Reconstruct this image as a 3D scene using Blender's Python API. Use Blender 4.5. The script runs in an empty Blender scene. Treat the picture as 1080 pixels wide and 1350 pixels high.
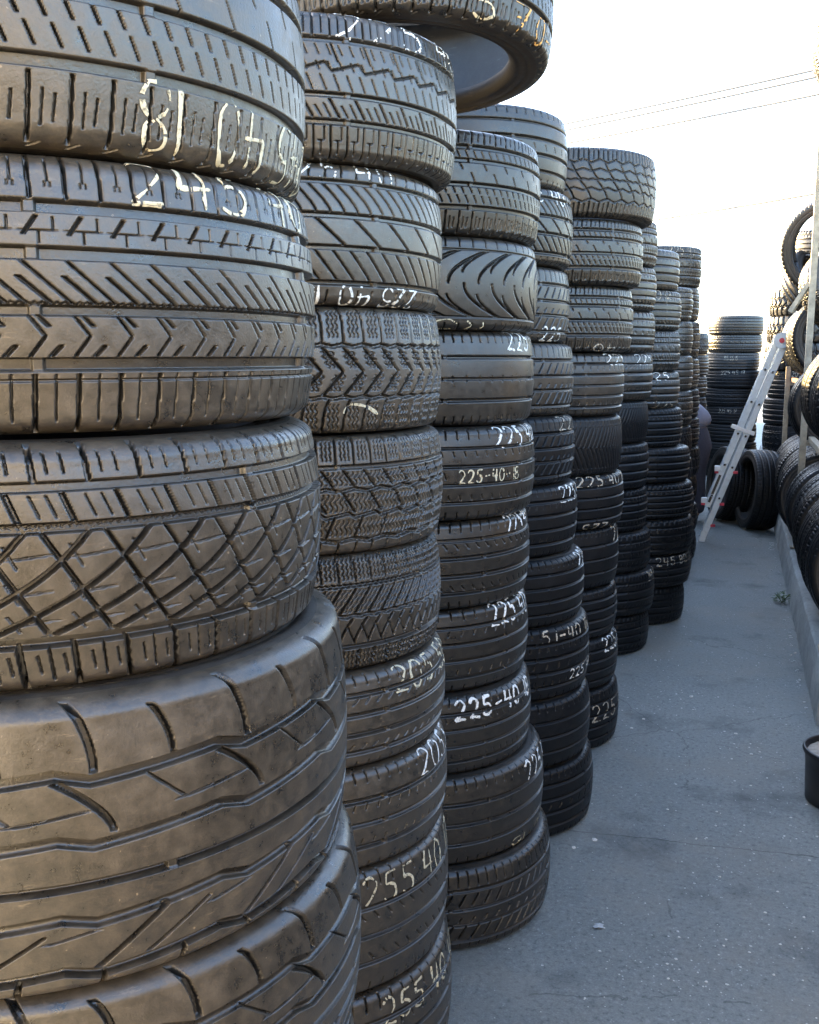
import bpy, bmesh, math, random
import numpy as np
from mathutils import Vector, Matrix, Euler

rnd = random.Random(11)
R_ = math.radians
scene = bpy.context.scene
COL = scene.collection

# ------------------------------------------------------------------ camera
cam_d = bpy.data.cameras.new("camera")
cam = bpy.data.objects.new("camera", cam_d)
COL.objects.link(cam)
cam.location = (0, 0, 1.49)
cam.rotation_euler = (R_(90 - 8.83), 0, R_(18.18))
cam_d.sensor_fit = 'HORIZONTAL'
cam_d.sensor_width = 36.0
cam_d.lens = 36.0 * 1300 / 1080
cam_d.clip_start = 0.02
cam_d.clip_end = 2000
scene.camera = cam

# ------------------------------------------------------------------ sky, sun, exposure
SUN_AZ = -60.0      # degrees from +Y, negative = to the left
SUN_EL = 19.0
world = bpy.data.worlds.new("World")
scene.world = world
world.use_nodes = True
wn = world.node_tree
sky = wn.nodes.new('ShaderNodeTexSky')
sky.sky_type = 'NISHITA'
sky.sun_disc = False
sky.sun_elevation = R_(SUN_EL)
sky.sun_rotation = R_(SUN_AZ)
sky.air_density = 1.0
sky.dust_density = 2.4
sky.ozone_density = 1.5
bg = wn.nodes['Background']
bg.inputs['Strength'].default_value = 0.15
wn.links.new(sky.outputs['Color'], bg.inputs['Color'])

sun_d = bpy.data.lights.new("sun", 'SUN')
sun_d.energy = 3.8
sun_d.angle = R_(0.5)
sun_d.color = (1.0, 0.68, 0.27)
sun = bpy.data.objects.new("sun", sun_d)
COL.objects.link(sun)
sd = Vector((math.sin(R_(SUN_AZ)) * math.cos(R_(SUN_EL)), math.cos(R_(SUN_AZ)) * math.cos(R_(SUN_EL)), math.sin(R_(SUN_EL))))
sun.rotation_euler = sd.to_track_quat('Z', 'Y').to_euler()
sun.location = sd * 40

scene.view_settings.view_transform = 'Standard'
scene.view_settings.look = 'None'
scene.view_settings.exposure = 3.38
scene.view_settings.gamma = 1.0

# ------------------------------------------------------------------ materials
def new_mat(name):
    m = bpy.data.materials.new(name)
    m.use_nodes = True
    nt = m.node_tree
    return m, nt, nt.nodes['Principled BSDF']

def N(nt, kind, **kw):
    n = nt.nodes.new(kind)
    for k, v in kw.items():
        if k in n.inputs.keys():
            n.inputs[k].default_value = v
        else:
            setattr(n, k, v)
    return n

def noise(nt, vec, scale, detail=4, rough=0.55):
    n = N(nt, 'ShaderNodeTexNoise')
    n.inputs['Scale'].default_value = scale
    n.inputs['Detail'].default_value = detail
    n.inputs['Roughness'].default_value = rough
    nt.links.new(vec, n.inputs['Vector'])
    return n.outputs['Fac']

def ramp(nt, fac, stops):
    r = N(nt, 'ShaderNodeValToRGB')
    e = r.color_ramp.elements
    e[0].position, e[0].color = stops[0][0], tuple(stops[0][1]) + (1,)
    e[1].position, e[1].color = stops[-1][0], tuple(stops[-1][1]) + (1,)
    for p, c in stops[1:-1]:
        x = e.new(p); x.color = tuple(c) + (1,)
    nt.links.new(fac, r.inputs['Fac'])
    return r.outputs['Color']

def mixc(nt, fac, a, b):
    m = N(nt, 'ShaderNodeMix', data_type='RGBA')
    for sock, v in ((m.inputs['Factor'], fac), (m.inputs[6], a), (m.inputs[7], b)):
        if isinstance(v, (tuple, float, int)):
            sock.default_value = (tuple(v) + (1,)) if isinstance(v, tuple) else v
        else:
            nt.links.new(v, sock)
    return m.outputs[2]

def mth(nt, op, a, b=0.0, clamp=False):
    m = N(nt, 'ShaderNodeMath', operation=op, use_clamp=clamp)
    for i, v in enumerate((a, b)):
        if isinstance(v, (int, float)):
            m.inputs[i].default_value = v
        else:
            nt.links.new(v, m.inputs[i])
    return m.outputs[0]

def g3(v):
    return (v, v, v)

def rubber(name, base, dust, amount, groove_amt, rough=0.46, grain=0.25, spec=0.5):
    """worn tread rubber: black base, dust in patches, shade painted darker into the grooves"""
    m, nt, p = new_mat(name)
    tc = N(nt, 'ShaderNodeTexCoord').outputs['Object']
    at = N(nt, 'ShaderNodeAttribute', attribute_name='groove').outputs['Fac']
    oi = N(nt, 'ShaderNodeObjectInfo').outputs['Random']
    n1 = noise(nt, tc, 7, 6, 0.62)
    n2 = noise(nt, tc, 60, 5, 0.7)
    n3 = noise(nt, tc, 420, 2, 0.5)
    mp = N(nt, 'ShaderNodeMapping'); mp.inputs['Scale'].default_value = (14, 14, 2.5)
    nt.links.new(tc, mp.inputs['Vector'])
    streak = noise(nt, mp.outputs[0], 2.0, 4, 0.6)
    patch = mth(nt, 'ADD', mth(nt, 'MULTIPLY', n1, 0.55), mth(nt, 'MULTIPLY', n2, 0.75))
    patch = mth(nt, 'ADD', patch, mth(nt, 'MULTIPLY', streak, 0.4))
    patch = mth(nt, 'SUBTRACT', patch, 0.62)
    f = mth(nt, 'MULTIPLY', patch, amount * 1.6, True)
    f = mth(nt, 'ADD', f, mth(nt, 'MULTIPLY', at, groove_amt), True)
    vary = mth(nt, 'ADD', mth(nt, 'MULTIPLY', oi, 0.5), 0.75)
    f = mth(nt, 'MULTIPLY', f, vary, True)
    f = mth(nt, 'MULTIPLY', f, mth(nt, 'SUBTRACT', 1.0, mth(nt, 'MULTIPLY', at, 0.72)), True)   # colour darkened in the grooves to deepen their shade
    dcol = mixc(nt, n2, tuple(c * 0.75 for c in dust), tuple(min(1, c * 1.25) for c in dust))
    body = mixc(nt, f, base, dcol)
    # fine pale scuffs and stone-drilled specks
    mp2 = N(nt, 'ShaderNodeMapping'); mp2.inputs['Scale'].default_value = (26, 26, 150)
    nt.links.new(tc, mp2.inputs['Vector'])
    sc_ = noise(nt, mp2.outputs[0], 1.0, 5, 0.7)
    n4 = noise(nt, tc, 16, 3, 0.5)
    sm = mth(nt, 'MULTIPLY', ramp(nt, sc_, [(0.60, g3(0)), (0.72, g3(1))]), ramp(nt, n4, [(0.48, g3(0)), (0.64, g3(0.75))]))
    sp_ = N(nt, 'ShaderNodeTexVoronoi'); sp_.inputs['Scale'].default_value = 95
    nt.links.new(tc, sp_.inputs['Vector'])
    spk = mth(nt, 'MULTIPLY', mth(nt, 'LESS_THAN', sp_.outputs['Distance'], 0.11), mth(nt, 'GREATER_THAN', n2, 0.60))
    sm = mth(nt, 'ADD', mth(nt, 'MULTIPLY', sm, 0.55), mth(nt, 'MULTIPLY', spk, 0.5), True)
    sm = mth(nt, 'MULTIPLY', sm, min(1.0, amount * 1.9))
    nt.links.new(mixc(nt, sm, body, tuple(min(.5, c * 2.3) for c in dust)), p.inputs['Base Color'])
    ro = mth(nt, 'ADD', mth(nt, 'MULTIPLY', n2, 0.40), mth(nt, 'ADD', mth(nt, 'MULTIPLY', n1, 0.26), rough - 0.32))
    ro = mth(nt, 'ADD', ro, mth(nt, 'MULTIPLY', f, 0.25), True)
    ro = mth(nt, 'MAXIMUM', ro, 0.21)
    nt.links.new(ro, p.inputs['Roughness'])
    p.inputs['Specular IOR Level'].default_value = spec
    b = N(nt, 'ShaderNodeBump'); b.inputs['Distance'].default_value = 0.0012
    b.inputs['Strength'].default_value = grain
    h = mth(nt, 'ADD', n3, mth(nt, 'MULTIPLY', n2, 0.9))
    nt.links.new(h, b.inputs['Height'])
    nt.links.new(b.outputs[0], p.inputs['Normal'])
    return m

MAT = {}
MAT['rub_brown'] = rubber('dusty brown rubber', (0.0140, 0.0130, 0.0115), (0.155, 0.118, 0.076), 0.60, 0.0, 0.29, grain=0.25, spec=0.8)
MAT['rub_mid'] = rubber('dusty and haze-lit rubber', (0.0095, 0.0092, 0.0087), (0.105, 0.084, 0.058), 0.38, 0.0, 0.31, grain=0.25, spec=0.6)  # dusty mix, its paler tone also stands for haze and sun on upper tyres
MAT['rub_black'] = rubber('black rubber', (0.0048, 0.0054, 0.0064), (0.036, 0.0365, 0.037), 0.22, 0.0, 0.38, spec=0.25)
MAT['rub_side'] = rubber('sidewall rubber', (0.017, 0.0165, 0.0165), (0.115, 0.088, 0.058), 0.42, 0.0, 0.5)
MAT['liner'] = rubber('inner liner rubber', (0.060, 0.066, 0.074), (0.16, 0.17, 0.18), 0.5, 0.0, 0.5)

def paint_mat(name, col, col2):
    m, nt, p = new_mat(name)
    tc = N(nt, 'ShaderNodeTexCoord').outputs['Object']
    n = noise(nt, tc, 160, 4, 0.7)
    nt.links.new(ramp(nt, n, [(0.30, tuple(c * .15 for c in col2)), (0.37, col2), (0.50, col)]), p.inputs['Base Color'])
    p.inputs['Roughness'].default_value = 0.7
    return m
MAT['paint_white'] = paint_mat('white paint marker', (0.80, 0.79, 0.74), (0.42, 0.41, 0.38))
MAT['paint_cream'] = paint_mat('cream paint marker', (0.62, 0.55, 0.38), (0.30, 0.26, 0.17))
MAT['paint_faint'] = paint_mat('rubbed paint marker', (0.42, 0.37, 0.29), (0.16, 0.14, 0.11))
MAT['paint_orange'] = paint_mat('orange paint marker', (0.78, 0.42, 0.12), (0.40, 0.24, 0.10))

def plain(name, col, rough=0.6, metal=0.0, var=0.25, scale=30, bump=0.15):
    m, nt, p = new_mat(name)
    tc = N(nt, 'ShaderNodeTexCoord').outputs['Object']
    n = noise(nt, tc, scale, 5, 0.65)
    lo = tuple(c * (1 - var) for c in col); hi = tuple(min(1, c * (1 + var)) for c in col)
    nt.links.new(ramp(nt, n, [(0.3, lo), (0.7, hi)]), p.inputs['Base Color'])
    nt.links.new(mth(nt, 'ADD', mth(nt, 'MULTIPLY', n, 0.2), rough - 0.1), p.inputs['Roughness'])
    p.inputs['Metallic'].default_value = metal
    b = N(nt, 'ShaderNodeBump'); b.inputs['Distance'].default_value = 0.002
    b.inputs['Strength'].default_value = bump
    nt.links.new(n, b.inputs['Height']); nt.links.new(b.outputs[0], p.inputs['Normal'])
    return m
MAT['steel_grey'] = plain('grey painted steel', (0.30, 0.26, 0.19), 0.55, 0.0, 0.35, 25)
MAT['rust'] = plain('rusty steel', (0.28, 0.15, 0.08), 0.8, 0.0, 0.5, 40)
MAT['alu'] = plain('aluminium', (0.50, 0.57, 0.62), 0.45, 0.25, 0.12, 30)
MAT['red_plastic'] = plain('red plastic', (0.55, 0.03, 0.06), 0.45, 0.0, 0.15, 30)
MAT['white_plastic'] = plain('white plastic', (0.78, 0.77, 0.74), 0.45, 0.0, 0.1, 30)
MAT['black_plastic'] = plain('black plastic', (0.012, 0.013, 0.016), 0.4, 0.0, 0.4, 30)
MAT['bucket_fill'] = plain('set concrete', (0.36, 0.30, 0.24), 0.9, 0.0, 0.3, 60, 0.6)
MAT['white_wall'] = plain('whitewashed block', (0.62, 0.62, 0.60), 0.85, 0.0, 0.2, 6)
MAT['grey_wall'] = plain('grey sun blocker', (0.20, 0.185, 0.165), 0.9, 0.0, 0.25, 6)
MAT['dark_wall'] = plain('dark shade wall', (0.075, 0.068, 0.060), 0.8, 0.0, 0.3, 6)
MAT['cream_wall'] = plain('cream bounce wall', (0.66, 0.64, 0.60), 0.9, 0.0, 0.15, 4)
MAT['cable'] = plain('cable sheath', (0.16, 0.163, 0.168), 0.8)
MAT['shirt'] = plain('lavender cotton', (0.15, 0.15, 0.185), 0.9, 0.0, 0.12, 60)
MAT['trouser'] = plain('dark trouser cloth', (0.035, 0.033, 0.045), 0.9, 0.0, 0.25, 60)
MAT['skin'] = plain('skin', (0.42, 0.25, 0.17), 0.55, 0.0, 0.1, 40)
MAT['hair'] = plain('dark hair', (0.02, 0.016, 0.013), 0.6, 0.0, 0.4, 120)
MAT['shoe'] = plain('shoe leather', (0.03, 0.025, 0.022), 0.5)
MAT['leaf'] = plain('weed leaf', (0.07, 0.12, 0.035), 0.55, 0.0, 0.4, 50)
MAT['chip'] = plain('pale stone chip', (0.52, 0.51, 0.48), 0.6, 0.0, 0.35, 300)
MAT['paper'] = plain('paper', (0.40, 0.41, 0.41), 0.9, 0.0, 0.2, 80)

CRK_A, CRK_B = 3.007, 0.079
def asphalt_mat():
    m, nt, p = new_mat('sealed asphalt')
    tc = N(nt, 'ShaderNodeTexCoord').outputs['Object']
    big = noise(nt, tc, 0.9, 6, 0.6)
    mid = noise(nt, tc, 9, 6, 0.65)
    fine = noise(nt, tc, 190, 4, 0.75)
    blot = ramp(nt, big, [(0.3, (0.136, 0.145, 0.134)), (0.7, (0.186, 0.196, 0.180))])
    c = mixc(nt, mth(nt, 'MULTIPLY', mth(nt, 'SUBTRACT', mid, 0.45), 1.6, True), blot, (0.235, 0.240, 0.220))
    c = mixc(nt, mth(nt, 'MULTIPLY', mth(nt, 'SUBTRACT', fine, 0.5), 1.6, True), c, (0.42, 0.42, 0.41))
    c = mixc(nt, mth(nt, 'MULTIPLY', mth(nt, 'SUBTRACT', 0.45, fine), 2.2, True), c, (0.028, 0.029, 0.031))
    # pale aggregate grains worn through the seal
    v = N(nt, 'ShaderNodeTexVoronoi'); v.inputs['Scale'].default_value = 75
    nt.links.new(tc, v.inputs['Vector'])
    grain = mth(nt, 'LESS_THAN', v.outputs['Distance'], 0.17)
    sel = mth(nt, 'GREATER_THAN', noise(nt, tc, 30, 2), 0.55)
    area = ramp(nt, noise(nt, tc, 1.6, 4), [(0.42, g3(0)), (0.62, g3(0.9))])
    gr2 = noise(nt, tc, 70, 3, 0.6)
    c = mixc(nt, mth(nt, 'MULTIPLY', mth(nt, 'SUBTRACT', 0.46, gr2), 5.0, True), c, (0.075, 0.080, 0.078))
    c = mixc(nt, mth(nt, 'MULTIPLY', mth(nt, 'SUBTRACT', gr2, 0.56), 5.0, True), c, (0.26, 0.265, 0.25))
    gm = mth(nt, 'MULTIPLY', mth(nt, 'MULTIPLY', grain, sel), area)
    c = mixc(nt, gm, c, (0.44, 0.45, 0.44))
    # oil stains
    st = ramp(nt, noise(nt, tc, 2.3, 6, 0.7), [(0.54, g3(0)), (0.70, g3(0.75))])
    c = mixc(nt, st, c, (0.035, 0.036, 0.038))
    sx = N(nt, 'ShaderNodeSeparateXYZ'); nt.links.new(tc, sx.inputs[0])
    wob = mth(nt, 'MULTIPLY', mth(nt, 'SUBTRACT', noise(nt, tc, 3.5, 6, 0.7), 0.5), 0.06)
    ln = mth(nt, 'ADD', mth(nt, 'SUBTRACT', sx.outputs[1], mth(nt, 'MULTIPLY', sx.outputs[0], CRK_B)), mth(nt, 'SUBTRACT', wob, CRK_A))
    crack = mth(nt, 'LESS_THAN', mth(nt, 'ABSOLUTE', ln), mth(nt, 'MULTIPLY', mid, 0.006))
    vc = N(nt, 'ShaderNodeTexVoronoi', feature='DISTANCE_TO_EDGE'); vc.inputs['Scale'].default_value = 0.75
    wv = N(nt, 'ShaderNodeVectorMath', operation='ADD'); nt.links.new(tc, wv.inputs[0])
    nz = N(nt, 'ShaderNodeTexNoise'); nz.inputs['Scale'].default_value = 4; nz.inputs['Detail'].default_value = 5
    nt.links.new(tc, nz.inputs['Vector'])
    sv = N(nt, 'ShaderNodeVectorMath', operation='SCALE'); sv.inputs['Scale'].default_value = 0.22
    nt.links.new(nz.outputs['Color'], sv.inputs[0]); nt.links.new(sv.outputs[0], wv.inputs[1])
    nt.links.new(wv.outputs[0], vc.inputs['Vector'])
    hair = mth(nt, 'MULTIPLY', mth(nt, 'LESS_THAN', vc.outputs['Distance'], 0.0022), mth(nt, 'GREATER_THAN', big, 0.50))
    c = mixc(nt, mth(nt, 'MULTIPLY', mth(nt, 'MAXIMUM', crack, mth(nt, 'MULTIPLY', hair, 0.6)), 0.75), c, (0.03, 0.03, 0.031))
    # brown dust trodden in patches
    c = mixc(nt, ramp(nt, noise(nt, tc, 1.3, 5, 0.7), [(0.48, g3(0)), (0.70, g3(0.7))]), c, (0.205, 0.188, 0.155))
    nt.links.new(c, p.inputs['Base Color'])
    nt.links.new(mth(nt, 'ADD', mth(nt, 'MULTIPLY', mid, 0.3), 0.45), p.inputs['Roughness'])
    b = N(nt, 'ShaderNodeBump'); b.inputs['Distance'].default_value = 0.004
    b.inputs['Strength'].default_value = 0.8
    nt.links.new(mth(nt, 'ADD', fine, mth(nt, 'MULTIPLY', mid, 0.6)), b.inputs['Height'])
    nt.links.new(b.outputs[0], p.inputs['Normal'])
    return m
MAT['asphalt'] = asphalt_mat()

def concrete_mat():
    m, nt, p = new_mat('weathered kerb concrete')
    tc = N(nt, 'ShaderNodeTexCoord').outputs['Object']
    a = noise(nt, tc, 3, 6, 0.7); b2 = noise(nt, tc, 45, 5, 0.7)
    c = ramp(nt, a, [(0.3, (0.22, 0.235, 0.225)), (0.55, (0.36, 0.375, 0.36)), (0.75, (0.46, 0.47, 0.45))])
    c = mixc(nt, mth(nt, 'MULTIPLY', mth(nt, 'SUBTRACT', b2, 0.52), 2.5, True), c, (0.13, 0.135, 0.13))
    nt.links.new(c, p.inputs['Base Color'])
    p.inputs['Roughness'].default_value = 0.85
    b = N(nt, 'ShaderNodeBump'); b.inputs['Distance'].default_value = 0.006; b.inputs['Strength'].default_value = 0.6
    nt.links.new(b2, b.inputs['Height']); nt.links.new(b.outputs[0], p.inputs['Normal'])
    return m
MAT['concrete'] = concrete_mat()

# ------------------------------------------------------------------ mesh helpers
def mesh_from(name, verts, quads, mat, attr=None, smooth=True, cn=None):
    """verts (n,3) array, quads (m,4) array"""
    me = bpy.data.meshes.new(name)
    verts = np.asarray(verts, np.float32); quads = np.asarray(quads, np.int32)
    n, m = len(verts), len(quads)
    me.vertices.add(n); me.loops.add(m * 4); me.polygons.add(m)
    me.vertices.foreach_set('co', verts.ravel())
    me.loops.foreach_set('vertex_index', quads.ravel())
    me.polygons.foreach_set('loop_start', np.arange(0, m * 4, 4, dtype=np.int32))
    me.polygons.foreach_set('use_smooth', np.full(m, smooth, bool))
    if attr is not None:
        a = me.attributes.new('groove', 'FLOAT', 'POINT')
        a.data.foreach_set('value', np.asarray(attr, np.float32).ravel())
    if cn is not None:
        a = me.attributes.new('custom_normal', 'FLOAT_VECTOR', 'CORNER')
        a.data.foreach_set('vector', np.asarray(cn, np.float32).ravel())
    me.materials.append(mat)
    me.update(calc_edges=True)
    return me

def add(name, me, parent=None, loc=None):
    o = bpy.data.objects.new(name, me)
    COL.objects.link(o)
    if parent is not None:
        o.parent = parent
    if loc is not None:
        o.location = loc
    return o

def thing(name, label, cat, loc=(0, 0, 0), rot=(0, 0, 0), group=None, data=None):
    o = bpy.data.objects.new(name, data)
    COL.objects.link(o)
    o.location = loc; o.rotation_euler = rot
    if data is None:
        o.empty_display_size = 0.1
    o['label'] = label; o['category'] = cat
    if group:
        o['group'] = group
    return o

class MB:
    """boxes, bars and tubes collected into one bmesh"""
    def __init__(s): s.bm = bmesh.new()
    def box(s, c, size, rot=None, bevel=0.0):
        r = bmesh.ops.create_cube(s.bm, size=1.0)
        M = Matrix.Translation(c) @ (rot.to_matrix().to_4x4() if rot is not None else Matrix()) @ Matrix.Diagonal((*size, 1))
        bmesh.ops.transform(s.bm, matrix=M, verts=r['verts'])
        if bevel:
            es = list({e for v in r['verts'] for e in v.link_edges})
            bmesh.ops.bevel(s.bm, geom=es, offset=bevel, segments=2, affect='EDGES', profile=0.7)
        return s
    def bar(s, a, b, w, h, bevel=0.0, upv=(0, 0, 1)):
        a, b = Vector(a), Vector(b)
        z = (b - a); L = z.length; z.normalize()
        u = Vector(upv)
        if abs(u.dot(z)) > 0.97: u = Vector((0, 1, 0))
        x = u.cross(z).normalized(); y = z.cross(x)
        M = Matrix((x, y, z)).transposed().to_quaternion()
        return s.box((a + b) / 2, (w, h, L), M, bevel)
    def tube(s, pts, r, seg=8, cap=True):
        pts = [Vector(p) for p in pts]
        rings = []
        for i, p in enumerate(pts):
            t = (pts[min(i + 1, len(pts) - 1)] - pts[max(i - 1, 0)]).normalized()
            u = Vector((0, 0, 1)) if abs(t.z) < 0.9 else Vector((0, 1, 0))
            x = u.cross(t).normalized(); y = t.cross(x)
            rr = r[i] if isinstance(r, (list, tuple)) else r
            rings.append([s.bm.verts.new(p + (x * math.cos(k * 2 * math.pi / seg) + y * math.sin(k * 2 * math.pi / seg)) * rr) for k in range(seg)])
        for a, b in zip(rings, rings[1:]):
            for k in range(seg):
                s.bm.faces.new((a[k], a[(k + 1) % seg], b[(k + 1) % seg], b[k]))
        if cap:
            s.bm.faces.new(rings[0][::-1]); s.bm.faces.new(rings[-1])
        return s
    def lathe(s, prof, seg=48, c=(0, 0, 0)):
        rings = []
        for r, z in prof:
            rings.append([s.bm.verts.new((c[0] + r * math.cos(k * 2 * math.pi / seg), c[1] + r * math.sin(k * 2 * math.pi / seg), c[2] + z)) for k in range(seg)] if r > 1e-5 else [s.bm.verts.new((c[0], c[1], c[2] + z))])
        for a, b in zip(rings, rings[1:]):
            for k in range(seg):
                k2 = (k + 1) % seg
                if len(a) == 1: s.bm.faces.new((a[0], b[k2], b[k]))
                elif len(b) == 1: s.bm.faces.new((a[k], a[k2], b[0]))
                else: s.bm.faces.new((a[k], a[k2], b[k2], b[k]))
        return s
    def mesh(s, name, mat, smooth=False):
        me = bpy.data.meshes.new(name)
        bmesh.ops.recalc_face_normals(s.bm, faces=s.bm.faces)
        if smooth:
            for f in s.bm.faces: f.smooth = True
        s.bm.to_mesh(me); s.bm.free()
        me.materials.append(mat)
        return me
    def build(s, name, mat, parent=None, smooth=False, loc=None):
        return add(name, s.mesh(name, mat, smooth), parent, loc)

# ------------------------------------------------------------------ the setting
def structure(name, me):
    o = add(name, me); o['kind'] = 'structure'; return o

g = MB()
vs = [g.bm.verts.new(v) for v in ((-400, -60, 0), (400, -60, 0), (400, 800, 0), (-400, 800, 0))]
g.bm.faces.new(vs)
structure('ground', g.mesh('ground', MAT['asphalt']))

# kerb: a long cast concrete upstand with a battered face and a chipped arris
def kerb():
    ys = np.arange(4.2, 16.01, 0.06)
    rr = np.random.RandomState(3)
    prof = [(0.378, -0.01), (0.383, 0.06), (0.390, 0.135), (0.398, 0.196), (0.408, 0.206), (0.50, 0.209), (0.60, 0.210), (0.62, 0.205), (0.625, -0.01)]
    V = []
    for i, y in enumerate(ys):
        ch = 0.006 * rr.randn()
        for j, (x, z) in enumerate(prof):
            w = 0.0025 * rr.randn()
            if j in (3, 4): V.append((x + abs(ch) * 0.8, y, z - abs(ch) * 0.5))
            else: V.append((x + w, y, z + (w if z > 0.1 else 0)))
    n = len(prof); Q = []
    for i in range(len(ys) - 1):
        for j in range(n - 1):
            Q.append((i * n + j, i * n + j + 1, (i + 1) * n + j + 1, (i + 1) * n + j))
    Q.append((0, 1, 7, 8)); Q.append((1, 2, 6, 7)); Q.append((2, 3, 5, 6))
    return mesh_from('kerb', V, Q, MAT['concrete'], smooth=False)
structure('kerb', kerb())

# ------------------------------------------------------------------ tyre tread patterns
class Tread:
    def __init__(s, sa, t, L, C, e):
        s.s, s.t, s.L, s.C, s.e = sa, t, L, C, e
        s.D = np.zeros(np.broadcast(sa, t).shape, np.float32)
    def circ(s, tc, w, d=0.006, zig=0, pitch=0.05, shape='tri', twi=True):
        c = tc * s.L
        if zig:
            p = s.C / round(s.C / pitch)
            ph = (s.s / p) % 1.0
            if shape == 'tri': z = np.abs(ph * 2 - 1) * 2 - 1
            elif shape == 'saw': z = np.where(ph < 0.8, ph / 0.8, (1 - ph) / 0.2) * 2 - 1
            else: z = np.clip(np.abs(ph * 2 - 1) * 6 - 3, -1, 1)
            c = c + zig * z
        dist = np.abs(s.t * s.L - c)
        v = np.clip((w / 2 - dist) / s.e + 0.5, 0, 1) * d
        if twi:
            k = s.C / 6
            b = np.abs((s.s + 0.03 + k / 2) % k - k / 2)
            v = v * (1 - 0.72 * np.clip((0.006 - b) / 0.002, 0, 1))
        s.D = np.maximum(s.D, v)
    def fam(s, pitch, t0, t1, f, w, d=0.005, ph=0.0, gap=None):
        p = s.C / max(1, round(s.C / pitch))
        tau = (s.t - t0) / (t1 - t0)
        tau = np.clip(tau, 0.0, 1.0)
        off = f(tau)
        hi, lo = np.minimum(tau + 0.02, 1.0), np.maximum(tau - 0.02, 0.0)
        dl = (f(hi) - f(lo)) / ((hi - lo) * (t1 - t0) * s.L)
        dist = np.abs((s.s - off - ph * p + p / 2) % p - p / 2) / np.sqrt(1 + dl * dl)
        w = max(w * .78, s.e * 1.1)
        v = np.clip((w / 2 - dist) / s.e + 0.5, 0, 1) * d * 1.3
        soft = s.e / s.L
        m = np.clip((s.t - t0) / soft + 0.5, 0, 1) * np.clip((t1 - s.t) / soft + 0.5, 0, 1)
        if gap:   # leave out every n-th
            n, keep = gap
            idx = np.floor((s.s - off - ph * p + p / 2) / p).astype(int) % n
            m = m * np.isin(idx, keep)
        s.D = np.maximum(s.D, v * m)
    def sl(s, pitch, t0, t1, slant, w, d=0.005, ph=0.0, gap=None):
        s.fam(pitch, t0, t1, lambda q: slant * q, w, d, ph, gap)

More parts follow.
